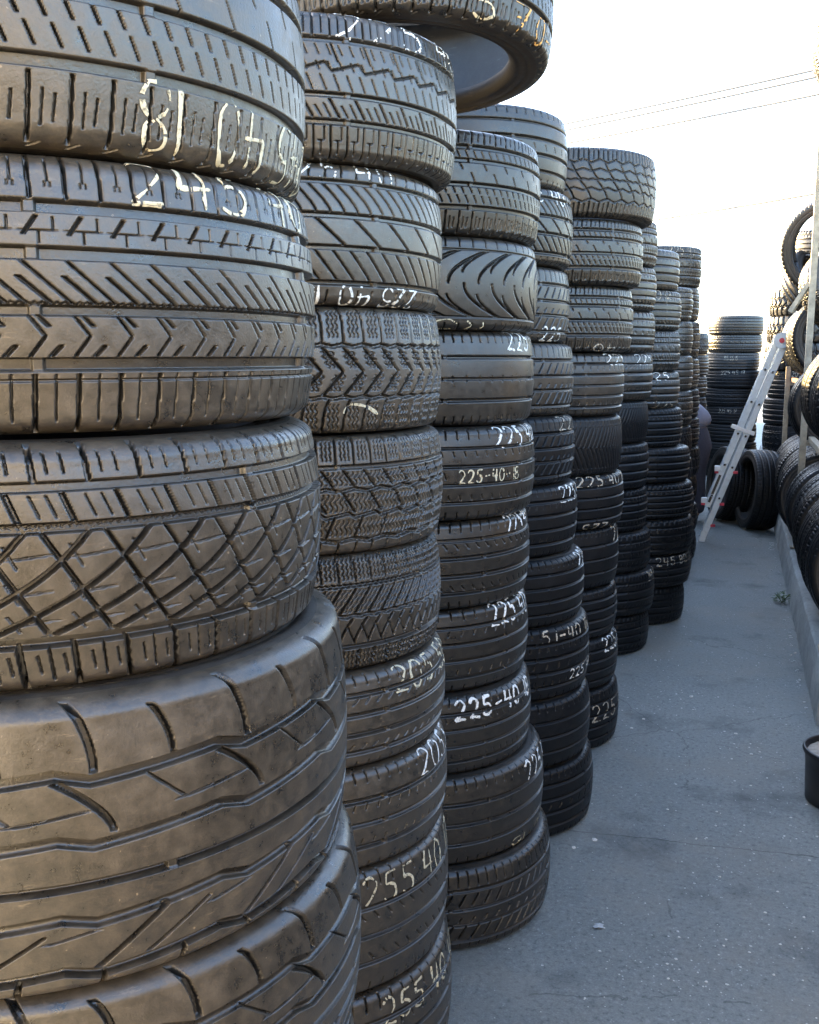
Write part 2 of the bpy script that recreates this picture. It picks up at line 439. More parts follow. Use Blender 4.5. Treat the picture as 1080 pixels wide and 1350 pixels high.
def pattern(kind, T, k):
    """k: seeded random for the variants"""
    c, sl, fam = T.circ, T.sl, T.fam
    if kind == 'touring':          # slotted shoulders, two rows of slashes, smooth centre rib
        sl(.034, .05, .255, .004, .0042, .005); sl(.034, .11, .21, .003, .0020, .003, .33); sl(.034, .12, .20, .003, .0020, .003, .62)
        sl(.034, .025, .055, .010, .0025, .002)
        c(.285, .0105, .007)
        sl(.021, .325, .385, -.007, .0026, .004); sl(.021, .405, .455, -.006, .0034, .004, .45)
        c(.475, .0095, .007)
        sl(.062, .49, .575, -.011, .0026, .004); sl(.062, .60, .66, -.010, .0026, .004, .5)
        c(.675, .0100, .007)
        sl(.021, .70, .76, -.007, .0026, .004)
        c(.79, .0095, .007); sl(.034, .82, .95, .004, .0042, .005); sl(.034, .84, .91, .003, .002, .003, .5)
    elif kind == 'chevron_rib':
        sl(.036, .03, .255, .003, .0046, .005); sl(.036, .10, .255, .002, .0018, .003, .5)
        c(.235, .0016, .003, twi=False)
        c(.285, .0105, .007)
        fam(.036, .31, .44, lambda q: .013 * (1 - np.abs(q * 2 - 1)), .0024, .004)
        sl(.036, .31, .345, .009, .0034, .004, .45); sl(.036, .405, .44, -.009, .0034, .004, .45)
        c(.455, .0085, .007)
        fam(.036, .475, .61, lambda q: -.040 * q, .0024, .004); fam(.036, .475, .56, lambda q: -.026 * q, .0034, .004, .55)
        c(.475, .0022, .004, zig=.0008, pitch=.006, twi=False)
        c(.63, .0105, .007)
        sl(.036, .685, .745, .011, .0030, .004); fam(.036, .66, .74, lambda q: .006 * np.sign(q - .5), .0018, .003, .5)
        c(.775, .0105, .007)
        sl(.029, .80, .985, -.002, .0042, .005); sl(.029, .85, .94, -.001, .0018, .003, .5)
        fam(.029, .835, .85, lambda q: .0022 + 0 * q, .0016, .002, .5); fam(.029, .835, .85, lambda q: -.0022 + 0 * q, .0016, .002, .5)
    elif kind == 'lattice':        # all-season: diamond lattice between blocky shoulders
        sl(.046, .03, .245, -.006, .0060, .006); sl(.046, .11, .235, -.004, .0020, .004, .5); sl(.046, .14, .21, -.003, .0018, .003, .75); sl(.046, .14, .21, -.003, .0018, .003, .27)
        c(.255, .0085, .007)
        fam(.0525, .265, .64, lambda q: .150 * q + .022 * np.sin(q * 3.14), .0058, .006)
        fam(.0525, .265, .64, lambda q: -.058 * q, .0046, .006, .2)
        for q0, q1 in ((.30, .36), (.40, .47), (.52, .60)):
            fam(.0525, q0, q1, lambda q: -.010 * q, .0016, .0022, .72); fam(.0525, (q0 + q1) / 2 - .006, (q0 + q1) / 2 + .006, lambda q: .028 * q, .0016, .0022, .66)
        c(.655, .0090, .007)
        sl(.046, .675, .775, -.010, .0055, .006); sl(.046, .69, .765, -.008, .0018, .003, .38); sl(.046, .69, .765, -.008, .0018, .003, .68)
        c(.795, .0085, .007)
        sl(.046, .81, .975, -.005, .0060, .006, .3); sl(.046, .84, .92, -.003, .0022, .004, .55); sl(.046, .84, .92, -.003, .0022, .004, .85)
        c(.66, .0022, .008, zig=.0012, pitch=.006, twi=False)
    elif kind == 'sport_zigzag':   # worn sport tyre: stepped circumferential grooves, big plain blocks
        c(.735, .0095, .008, zig=.0042, pitch=.145, shape='saw', twi=False)
        c(.545, .0095, .008, zig=.0042, pitch=.145, shape='saw', twi=False)
        c(.415, .0080, .008)
        c(.305, .0095, .008, zig=.0042, pitch=.145, shape='saw', twi=False)
        c(.130, .0095, .008, zig=.0042, pitch=.145, shape='saw', twi=False)
        fam(.145, .745, .965, lambda q: -.022 * q ** 2 + .004, .0085, .006)
        fam(.145, .755, .915, lambda q: -.018 * q ** 2, .0075, .006, .5)
        fam(.145, .565, .725, lambda q: -.046 * q ** 1.6, .0068, .006, .12)
        fam(.145, .62, .72, lambda q: -.035 * q, .0022, .003, .55)
        fam(.145, .615, .635, lambda q: .06 * q, .0022, .003, .55)
        fam(.145, .14, .29, lambda q: .062 * q, .0058, .005); fam(.145, .15, .27, lambda q: .060 * q, .0034, .004, .3)
        fam(.145, .245, .265, lambda q: .04 * q, .0020, .003, .72)
        fam(.145, .02, .12, lambda q: .006 * q, .0065, .005); fam(.145, .02, .12, lambda q: .006 * q, .0065, .005, .5)
    elif kind == 'diagonal':       # ribs cut by long diagonals
        sl(.030, .04, .15, .003, .0036, .004); c(.195, .0085, .007)
        fam(.033, .215, .40, lambda q: -.042 * q, .0040, .005); c(.415, .0085, .007)
        fam(.072, .43, .60, lambda q: -.055 * q, .0046, .005); c(.615, .0085, .007)
        fam(.026, .635, .81, lambda q: -.040 * q ** 1.3, .0034, .005); c(.825, .0085, .007)
        sl(.030, .85, .965, .004, .0036, .004)
    elif kind == 'zigzag_rib':     # slotted shoulders, a sawtooth sipe through the centre
        sl(.030, .02, .255, -.001, .0036, .005); fam(.030, .08, .25, lambda q: .003 * np.sign(q - .5), .0024, .004, .5)
        c(.275, .0085, .007)
        fam(.046, .30, .41, lambda q: -.018 * q, .0042, .004); fam(.046, .30, .37, lambda q: -.012 * q, .0022, .003, .33); fam(.046, .30, .38, lambda q: -.012 * q, .0022, .003, .66)
        c(.435, .0080, .007)
        sl(.023, .46, .55, -.010, .0022, .003)
        c(.60, .0030, .005, zig=.0070, pitch=.060, shape='saw', twi=False)
        sl(.060, .63, .74, -.012, .0040, .004, .2); sl(.020, .67, .73, -.007, .0020, .003); sl(.020, .58, .63, -.006, .0020, .003)
        c(.765, .0085, .007)
        sl(.030, .79, .985, 0, .0040, .005); sl(.030, .80, .93, 0, .0022, .004, .5)
    elif kind == 'winter_chevron':
        fam(.040, .03, .30, lambda q: .012 * q ** 3, .0052, .006); c(.315, .0060, .006, zig=.002, pitch=.04, twi=False)
        fam(.040, .33, .66, lambda q: .038 * (1 - np.abs(q * 2 - 1)), .0055, .006)
        for ph in (.3, .5, .7):
            fam(.040, .36, .47, lambda q: .003 * np.sin(q * 16) + .012 * q, .0018, .003, ph); fam(.040, .52, .63, lambda q: .003 * np.sin(q * 16) - .012 * q, .0018, .003, ph)
        c(.675, .0060, .006, zig=.002, pitch=.04, twi=False)
        fam(.040, .69, .97, lambda q: -.010 * q ** 3, .0052, .006)
        for ph in (.3, .5, .7):
            fam(.040, .08, .27, lambda q: .002 * np.sin(q * 20), .0020, .003, ph); fam(.040, .73, .92, lambda q: .002 * np.sin(q * 20), .0020, .003, ph)
    elif kind == 'winter_block':
        sl(.036, .02, .16, .006, .0046, .006); c(.18, .0075, .007, zig=.003, pitch=.07)
        fam(.056, .20, .35, lambda q: .016 * q, .0052, .006); c(.37, .0055, .006, zig=.004, pitch=.056, shape='saw', twi=False)
        fam(.056, .39, .54, lambda q: -.024 * q, .0052, .006); c(.555, .0060, .006, zig=.003, pitch=.056)
        sl(.042, .575, .70, -.022, .0050, .006); c(.725, .0075, .007)
        sl(.036, .745, .965, -.001, .0056, .006)
        for ph in (.28, .5, .72):
            fam(.036, .77, .92, lambda q: .001 * np.sin(q * 20), .0024, .004, ph)
        for q0, q1 in ((.22, .34), (.40, .53), (.59, .69)):
            fam(.0095, q0, q1, lambda q: .003 * np.sin(q * 9) + .004 * q, .0018, .003)
    elif kind == 'winter_fine':
        sl(.034, .02, .24, .005, .0046, .006); fam(.0085, .05, .23, lambda q: .0016 * np.sin(q * 22), .0020, .004)
        c(.265, .0075, .007)
        fam(.030, .29, .48, lambda q: .026 * q ** 1.6, .0052, .006); fam(.030, .29, .44, lambda q: -.016 * q, .0030, .005)
        c(.50, .0060, .006, zig=.0015, pitch=.03)
        fam(.030, .52, .70, lambda q: .034 * q, .0048, .006); fam(.010, .53, .69, lambda q: .034 * q + .0012 * np.sin(q * 20), .0019, .003)
        c(.725, .0060, .007, zig=.0012, pitch=.012)
        sl(.034, .75, .97, -.004, .0046, .006); fam(.0085, .77, .94, lambda q: .0016 * np.sin(q * 22), .0020, .004)
    elif kind == 'directional':    # curved V tread
        sl(.036, .02, .13, 0, .0036, .004); c(.185, .0030, .004, twi=False)
        fam(.076, .19, .50, lambda q: .105 * (1 - q) ** 2.2, .0060, .006); fam(.076, .19, .40, lambda q: .070 * (1 - q) ** 1.8, .0050, .005, .45)
        fam(.076, .50, .81, lambda q: .105 * q ** 2.2, .0060, .006, .5); fam(.076, .60, .81, lambda q: .070 * q ** 1.8, .0050, .005, .95)
        c(.815, .0030, .004, twi=False); sl(.036, .84, .96, 0, .0042, .004)
    elif kind == 'all_terrain':
        sl(.036, .02, .24, .006, .0056, .007); sl(.036, .03, .22, .006, .0034, .005, .5)
        c(.26, .0034, .006, zig=.006, pitch=.060)
        c(.40, .0032, .006, zig=.005, pitch=.060); c(.52, .0034, .006, zig=.002, pitch=.030); c(.64, .0032, .006, zig=-.005, pitch=.060)
        fam(.060, .27, .50, lambda q: -.040 * q ** 1.5, .0040, .006); fam(.060, .53, .74, lambda q: -.036 * q ** .7, .0040, .006, .4)
        c(.755, .0034, .006, zig=-.006, pitch=.060)
        sl(.036, .77, .98, .002, .0056, .007); sl(.036, .78, .95, .002, .0034, .005, .5)
    elif kind == 'herringbone':
        fam(.020, .18, .50, lambda q: .038 * (1 - q), .0040, .0035); fam(.020, .50, .80, lambda q: .034 * q, .0034, .0022, .5)
        sl(.020, .04, .16, .003, .003, .002); sl(.020, .82, .95, -.003, .003, .002)
    elif kind == 'mud_block':
        sl(.055, .02, .34, .010, .016, .011); c(.35, .010, .010, zig=.008, pitch=.055)
        fam(.055, .36, .64, lambda q: .030 * (1 - np.abs(2 * q - 1)), .013, .010, .4)
        c(.65, .010, .010, zig=-.008, pitch=.055); sl(.055, .66, .98, -.010, .016, .011, .5)
        fam(.055, .36, .64, lambda q: .01 * q, .004, .006, .9)
    elif kind == 'slash_rib':      # ribs with oblique slashes
        sl(.027, .05, .16, .004, .0034, .004); c(.19, .0070, .007)
        fam(.035, .22, .36, lambda q: .022 * q, .0050, .005); c(.38, .0070, .007)
        sl(.035, .41, .46, .010, .0040, .004); c(.55, .0070, .007)
        fam(.035, .58, .70, lambda q: .020 * q, .0050, .005); c(.74, .0075, .007)
        sl(.027, .78, .95, -.002, .0036, .005)
    else:                          # plain circumferential ribs, many variants
        nr = 4 if k.random() < .65 else (3 if k.random() < .6 else 5)
        span = {3: (.30, .70), 4: (.24, .76), 5: (.20, .80)}[nr]
        w = k.uniform(.0058, .0092)
        for i in range(nr):
            c(span[0] + (span[1] - span[0]) * i / (nr - 1), w * k.uniform(.85, 1.15), .0075)
        p = k.uniform(.024, .036); st = k.uniform(-.004, .004)
        wear = k.uniform(.3, 1)
        sl(p, .84, .955, st, .0038, .005 * wear); sl(p, .045, .15, -st, .0038, .005 * wear)
        if k.random() < .6:
            a = k.uniform(-.012, .012)
            sl(p, span[0] + .03, span[0] + .08, a, .0034, .004 * wear, .3)
            sl(p, span[1] - .08, span[1] - .03, a, .0034, .004 * wear, .7)
        if k.random() < .35:
            sl(p * 1.5, .47, .53, k.uniform(-.01, .01), .003, .003)
    return T.D

def profile(R, W):
    """outer profile of the tread, shoulder to shoulder, as (axial, radial) with arc length"""
    rx, ry, crown = 0.018, 0.030, 0.009
    at = W / 2 - rx - 0.0005
    P = []
    for f in np.linspace(80, 0, 14)[:-1]:
        P.append((-at - rx * math.sin(R_(f)), R - crown - ry + ry * math.cos(R_(f))))
    for a in np.linspace(-at, at, 41):
        P.append((a, R - crown * abs(a / at) ** 2.2))
    for f in np.linspace(0, 80, 14)[1:]:
        P.append((at + rx * math.sin(R_(f)), R - crown - ry + ry * math.cos(R_(f))))
    P = np.array(P)
    S = np.concatenate([[0], np.cumsum(np.hypot(*np.diff(P, axis=0).T))])
    nrm = np.gradient(P, S, axis=0)
    nrm = np.stack([-nrm[:, 1], nrm[:, 0]], 1)
    nrm /= np.linalg.norm(nrm, axis=1)[:, None]
    return P, S, nrm

class TyreShape:
    """tread geometry of one tyre, axis = local Z, standing on z = 0"""
    def __init__(s, kind, R, W, seed, step=0.004, facing=None, back=0.012, half=1.35, phase=None):
        s.kind, s.R, s.W, s.seed, s.step, s.facing, s.back, s.half = kind, R, W, seed, step, facing, back, half
        s.P, s.S, s.nrm = profile(R, W)
        s.L = s.S[-1]; s.C = 2 * math.pi * R
        s.phase = random.Random(seed).uniform(0, 1) if phase is None else phase
    def depth(s, th, t, e):
        return pattern(s.kind, Tread((th * s.R + s.phase) % s.C, t, s.L, s.C, e), random.Random(s.seed))
    def surf(s, th, t, dep, lift=0.0):
        u = t * s.L
        a = np.interp(u, s.S, s.P[:, 0]); r = np.interp(u, s.S, s.P[:, 1])
        na = np.interp(u, s.S, s.nrm[:, 0]); nr = np.interp(u, s.S, s.nrm[:, 1])
        rad = r - nr * (dep - lift); ax = a - na * (dep - lift)
        return np.stack(np.broadcast_arrays(rad * np.cos(th), rad * np.sin(th), ax + s.W / 2), -1)
    def tread(s):
        if s.facing is None:
            n = int(s.C / s.step); th = np.linspace(0, 2 * math.pi, n, endpoint=False)
        else:
            nf = int(2 * s.half * s.R / s.step)
            f = np.linspace(s.facing - s.half, s.facing + s.half, nf)
            nb = int((2 * math.pi - 2 * s.half) * s.R / s.back)
            b = np.linspace(s.facing + s.half, s.facing - s.half + 2 * math.pi, nb + 2)[1:-1]
            th = np.concatenate([f, b])
        nt_ = max(24, int(s.L / s.step))
        t = np.linspace(0, 1, nt_)
        TH, TT = th[None, :], t[:, None]
        if s.kind == 'sport_zigzag':
            p = s.C / round(s.C / .145)
            ph = (((TH * s.R + s.phase) % s.C) / p) % 1.0
            zz = np.where(ph < 0.8, ph / 0.8, (1 - ph) / 0.2) * 2 - 1
            TT = TT + .0042 / s.L * zz * np.interp(TT, [0, .05, .10, .16, .28, .33, .375, .455, .50, .58, .70, .77, .9, 1], [0, .5, 1, 1, 1, 1, 0, 0, 1, 1, 1, 1, .3, 0])
        D = s.depth(TH, TT, s.step)
        fade = np.clip(TT / .02, 0, 1) * np.clip((1 - TT) / .02, 0, 1)
        D = D * fade * (1.35 if s.step < .0023 else 1.1)
        V = s.surf(TH, TT, D).reshape(-1, 3)
        n = len(th)
        i = np.arange(nt_ - 1)[:, None]; j = np.arange(n)[None, :]; j2 = (j + 1) % n
        Q = np.stack(np.broadcast_arrays(i * n + j, i * n + j2, (i + 1) * n + j2, (i + 1) * n + j), -1).reshape(-1, 4)
        # normals: smooth on the blocks and groove floors, flat on the groove walls
        u = TT * s.L
        na = np.interp(u, s.S, s.nrm[:, 0]); nr = np.interp(u, s.S, s.nrm[:, 1])
        BN = np.stack(np.broadcast_arrays(nr * np.cos(TH), nr * np.sin(TH), na), -1).reshape(-1, 3)
        cn = BN[Q]
        Df = D.ravel()[Q]
        wall = (Df.max(1) - Df.min(1)) > min(.0009, s.step * .4)
        q = V[Q[wall]]
        fn = np.cross(q[:, 2] - q[:, 0], q[:, 3] - q[:, 1]); fn /= np.linalg.norm(fn, axis=1)[:, None] + 1e-12
        cn[wall] = fn[:, None, :]
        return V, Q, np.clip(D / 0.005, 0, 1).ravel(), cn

SIDE = {}
def side_meshes(R, W, seg):
    key = (round(R, 3), round(W, 3), seg)
    if key in SIDE: return SIDE[key]
    P, S, nrm = profile(R, W)
    a0, r0 = P[-1]
    rb = R - 0.090
    h = W / 2
    prof = [(a0, r0), (h - .0003, R - .0385), (h, R - .043), (h - .0002, R - .050), (h - .0022, R - .0515), (h - .0022, R - .056), (h - .0006, R - .0575),
            (h - .0016, R - .066), (h - .0042, R - .0705), (h - .0025, R - .0725), (h - .006, R - .079), (h - .012, rb + .004), (h - .018, rb + .0005), (h - .027, rb), (h - .034, rb + .003)]
    inner = [(h - .034, rb + .003), (h - .031, rb + .012), (h - .020, R - .060), (h - .019, R - .038), (h - .030, R - .022), (h - .055, R - .0165)]
    inner = inner + [(-a, r) for a, r in inner[::-1]]
    th = np.linspace(0, 2 * math.pi, seg, endpoint=False)
    def rev(prof, flip=False, rib=0.0):
        p = np.array(prof)
        V = np.stack(np.broadcast_arrays(p[:, 1][:, None] * np.cos(th), p[:, 1][:, None] * np.sin(th), p[:, 0][:, None] + h), -1).reshape(-1, 3)
        n = seg; i = np.arange(len(p) - 1)[:, None]; j = np.arange(n)[None, :]; j2 = (j + 1) % n
        Q = np.stack(np.broadcast_arrays(i * n + j, i * n + j2, (i + 1) * n + j2, (i + 1) * n + j), -1).reshape(-1, 4)
        if flip: Q = Q[:, ::-1]
        return V, Q
    top = mesh_from('sidewall', *rev(prof), MAT['rub_side'])
    bot = mesh_from('sidewall', *rev([(-a, r) for a, r in prof], True), MAT['rub_side'])
    inn = mesh_from('inner_liner', *rev(inner), MAT['liner'])
    SIDE[key] = (top, bot, inn)
    return SIDE[key]

# ------------------------------------------------------------------ hand-painted size marks
def arc(cx, cy, rx, ry, a0, a1, n=12):
    return [(cx + rx * math.cos(R_(a0 + (a1 - a0) * i / n)), cy + ry * math.sin(R_(a0 + (a1 - a0) * i / n))) for i in range(n + 1)]
GLYPH = {
    '0': [arc(.30, .5, .27, .5, 80, 450, 20)],
    '1': [[(.28, 1), (.25, 0)]],
    '2': [arc(.28, .72, .25, .28, 165, -25, 10) + [(.30, .28), (.02, .02), (.30, .05), (.60, .0)]],
    '4': [[(.12, 1), (.03, .42), (.58, .46)], [(.48, .95), (.44, 0)]],
    '5': [[(.56, 1), (.14, .96), (.10, .58)] + arc(.26, .31, .28, .30, 110, -150, 12)],
    '6': [[(.45, 1), (.12, .5)] + arc(.29, .26, .24, .26, 160, -190, 14)],
    '7': [[(.03, .95), (.58, 1), (.22, 0)], [(.14, .5), (.50, .52)]],
    '8': [arc(.30, .74, .22, .24, 270, -80, 14) + arc(.30, .25, .27, .25, 90, -265, 14)],
    '9': [arc(.30, .70, .24, .28, 20, 380, 14) + [(.45, 0)]],
    '-': [[(.08, .45), (.55, .52)]],
    '.': [[(.25, .08), (.30, .02)]],
    'b': [[(.10, 1), (.08, 0)], arc(.30, .25, .22, .25, 170, -160, 12)],
    'L': [[(.45, .95), (.10, .10), (.55, .04)]],
    'hook': [arc(.35, .5, .38, .42, 20, 300, 16), [(.95, .9), (1.15, .5), (1.0, .1)], [(1.5, .8), (1.55, .45), (1.4, .15)]],
    'swash': [[(.0, .05), (.1, .6), (.45, .8), (1.1, .75), (1.7, .5), (2.2, .1), (2.4, -.1)]],
}
def strokes(text, word=None):
    out, x, w = [], 0.0, 0
    if text in GLYPH and len(text) > 1:
        return [list(s) for s in GLYPH[text]], max(p[0] for s in GLYPH[text] for p in s)
    for ch in text:
        if ch == ' ': x += .42; w += 1; continue
        if ch == '-': w += 1
        for s in GLYPH[ch]:
            if word is None or word == w: out.append([(x + px, py) for px, py in s])
        x += .42 if ch in '1.' else .80
    return out, x - .2

def paint_mesh(shape, text, a0, a1, tc, hgt, rot=False, mat='paint_white', width=.0055, drop=.05, seed=0, word=None):
    """brush strokes laid on the tread between angles a0 and a1 (degrees), skipping the grooves"""
    rg = random.Random(seed * 7 + len(text))
    st, wid = strokes(text, word)
    R, L = shape.R, shape.L
    slen = R_(a1 - a0) * R
    sx = slen / wid
    V, Q = [], []
    for s in st:
        s = [(px + rg.uniform(-.03, .03), py + rg.uniform(-.03, .03)) for px, py in s]
        if rot: s = [(wid - px, 1 - py) for px, py in s]
        pts = np.array([(R_(a0) * R + px * sx, tc * L + (py - .5) * hgt) for px, py in s])
        d = np.concatenate([[0], np.cumsum(np.hypot(*np.diff(pts, axis=0).T))])
        n = max(3, int(d[-1] / .0022))
        u = np.linspace(0, d[-1], n)
        xs, ys = np.interp(u, d, pts[:, 0]), np.interp(u, d, pts[:, 1])
        for _ in range(2):
            if n > 6:
                xs[1:-1] = (xs[:-2] + 2 * xs[1:-1] + xs[2:]) / 4; ys[1:-1] = (ys[:-2] + 2 * ys[1:-1] + ys[2:]) / 4
        dx, dy = np.gradient(xs), np.gradient(ys); ln = np.hypot(dx, dy) + 1e-9
        nx, ny = -dy / ln, dx / ln
        ww = width * (0.85 + 0.5 * np.sin(u / .019 + rg.uniform(0, 6)) * .5 + 0.15 * np.sin(u / .006 + rg.uniform(0, 6)) + np.array([rg.uniform(-.12, .12) for _ in range(n)]))
        ww[0] *= .6; ww[-1] *= .5
        rows = []
        for off in (-.5, 0, .5):
            X = xs + nx * ww * off; Y = ys + ny * ww * off
            th, t = X / R, np.clip(Y / L, .012, .988)
            dep = np.array([shape.depth(th[i:i + 1], t[i:i + 1], .0012)[0] for i in range(1)]) if False else shape.depth(th, t, .0012)
            p = shape.surf(th, t, np.minimum(dep, .0024), .0007 if off else .0010)
            rows.append((p, dep))
        base = len(V)
        for i in range(n):
            for p, _ in rows: V.append(p[i])
        hole = 0
        for i in range(n - 1):
            if rg.random() < drop: hole = rg.randint(1, 2)
            if hole > 0: hole -= 1; continue
            for c in range(2):
                if max(rows[c][1][i], rows[c + 1][1][i], rows[c][1][i + 1], rows[c + 1][1][i + 1]) > .0064: continue
                b = base + i * 3 + c
                Q.append((b, b + 3, b + 4, b + 1))
    if not Q: return None
    return mesh_from('size_marking', np.array(V), np.array(Q), MAT[mat])

# ------------------------------------------------------------------ tyres
def words(n):
    return ['first', 'second', 'third', 'fourth', 'fifth', 'sixth', 'seventh', 'eighth', 'ninth', 'tenth', 'eleventh', 'twelfth'][n]

LOOK = {'touring': 'slotted touring', 'chevron_rib': 'chevron-ribbed', 'lattice': 'diamond-lattice all-season', 'sport_zigzag': 'worn wide sport', 'diagonal': 'diagonal-cut',
        'zigzag_rib': 'sawtooth-ribbed', 'winter_chevron': 'winter chevron', 'winter_block': 'winter block-tread', 'winter_fine': 'finely siped winter', 'directional': 'curved V-tread',
        'all_terrain': 'chunky all-terrain', 'herringbone': 'herringbone-tread', 'mud_block': 'knobbly mud-terrain', 'slash_rib': 'slash-ribbed', 'ribs': 'plain ribbed'}

def assemble(root, tread_me, R, W, seg=96):
    add('tread', tread_me, root)
    top, bot, inn = side_meshes(R, W, seg)
    add('sidewall', top, root); add('sidewall', bot, root); add('inner_liner', inn, root)

VAR = {}
def shared(kind, seed, R, W, step=.0055, mat='rub_black'):
    key = (kind, seed, round(R, 3), round(W, 3), step, mat)
    if key not in VAR:
        sh = TyreShape(kind, R, W, seed, step)
        V, Q, A, CN = sh.tread()
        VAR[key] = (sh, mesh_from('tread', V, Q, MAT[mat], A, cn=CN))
    return VAR[key]

SEED = [100]
def stack_tyre(x, y, z, kind, R, W, label, group, step=None, facing=None, mat='rub_black', marks=(), tilt=(0, 0), half=1.35, seg=128):
    """one tyre lying flat in a stack; step None = shared low-detail tread turned at random"""
    SEED[0] += 1
    seed = SEED[0]
    if step is None:
        v = seed % 5
        wq = round(W / .01) * .01
        sh, me = shared(kind, v, .319, wq, mat=mat)
        spin = 0 if marks else rnd.uniform(0, 6.28)
        root = thing('tyre', label, 'tyre', (x, y, z), (tilt[0], tilt[1], spin), group)
        root.scale = (R / .319, R / .319, W / wq)
        assemble(root, me, .319, wq, 96)
    else:
        sh = TyreShape(kind, R, W, seed, step, facing, back=max(.008, step * 4), half=half)
        V, Q, A, CN = sh.tread()
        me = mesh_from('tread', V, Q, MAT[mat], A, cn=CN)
        root = thing('tyre', label, 'tyre', (x, y, z), (tilt[0], tilt[1], 0), group)
        assemble(root, me, R, W, seg)
    for i, mk in enumerate(marks):
        text, a0, a1, tc, hgt = mk[:5]
        kw = dict(mk[5]) if len(mk) > 5 else {}
        for w in range(1 + text.count(' ') + text.count('-')):
            pm = paint_mesh(sh, text, a0, a1, tc, hgt, seed=seed + i, word=w, **kw)
            if pm: add('size_marking', pm, root)
    return root

W_, Y_, F_, O_ = dict(mat='paint_white'), dict(mat='paint_cream'), dict(mat='paint_faint'), dict(mat='paint_orange')
def rt(d): return dict(d, rot=True)
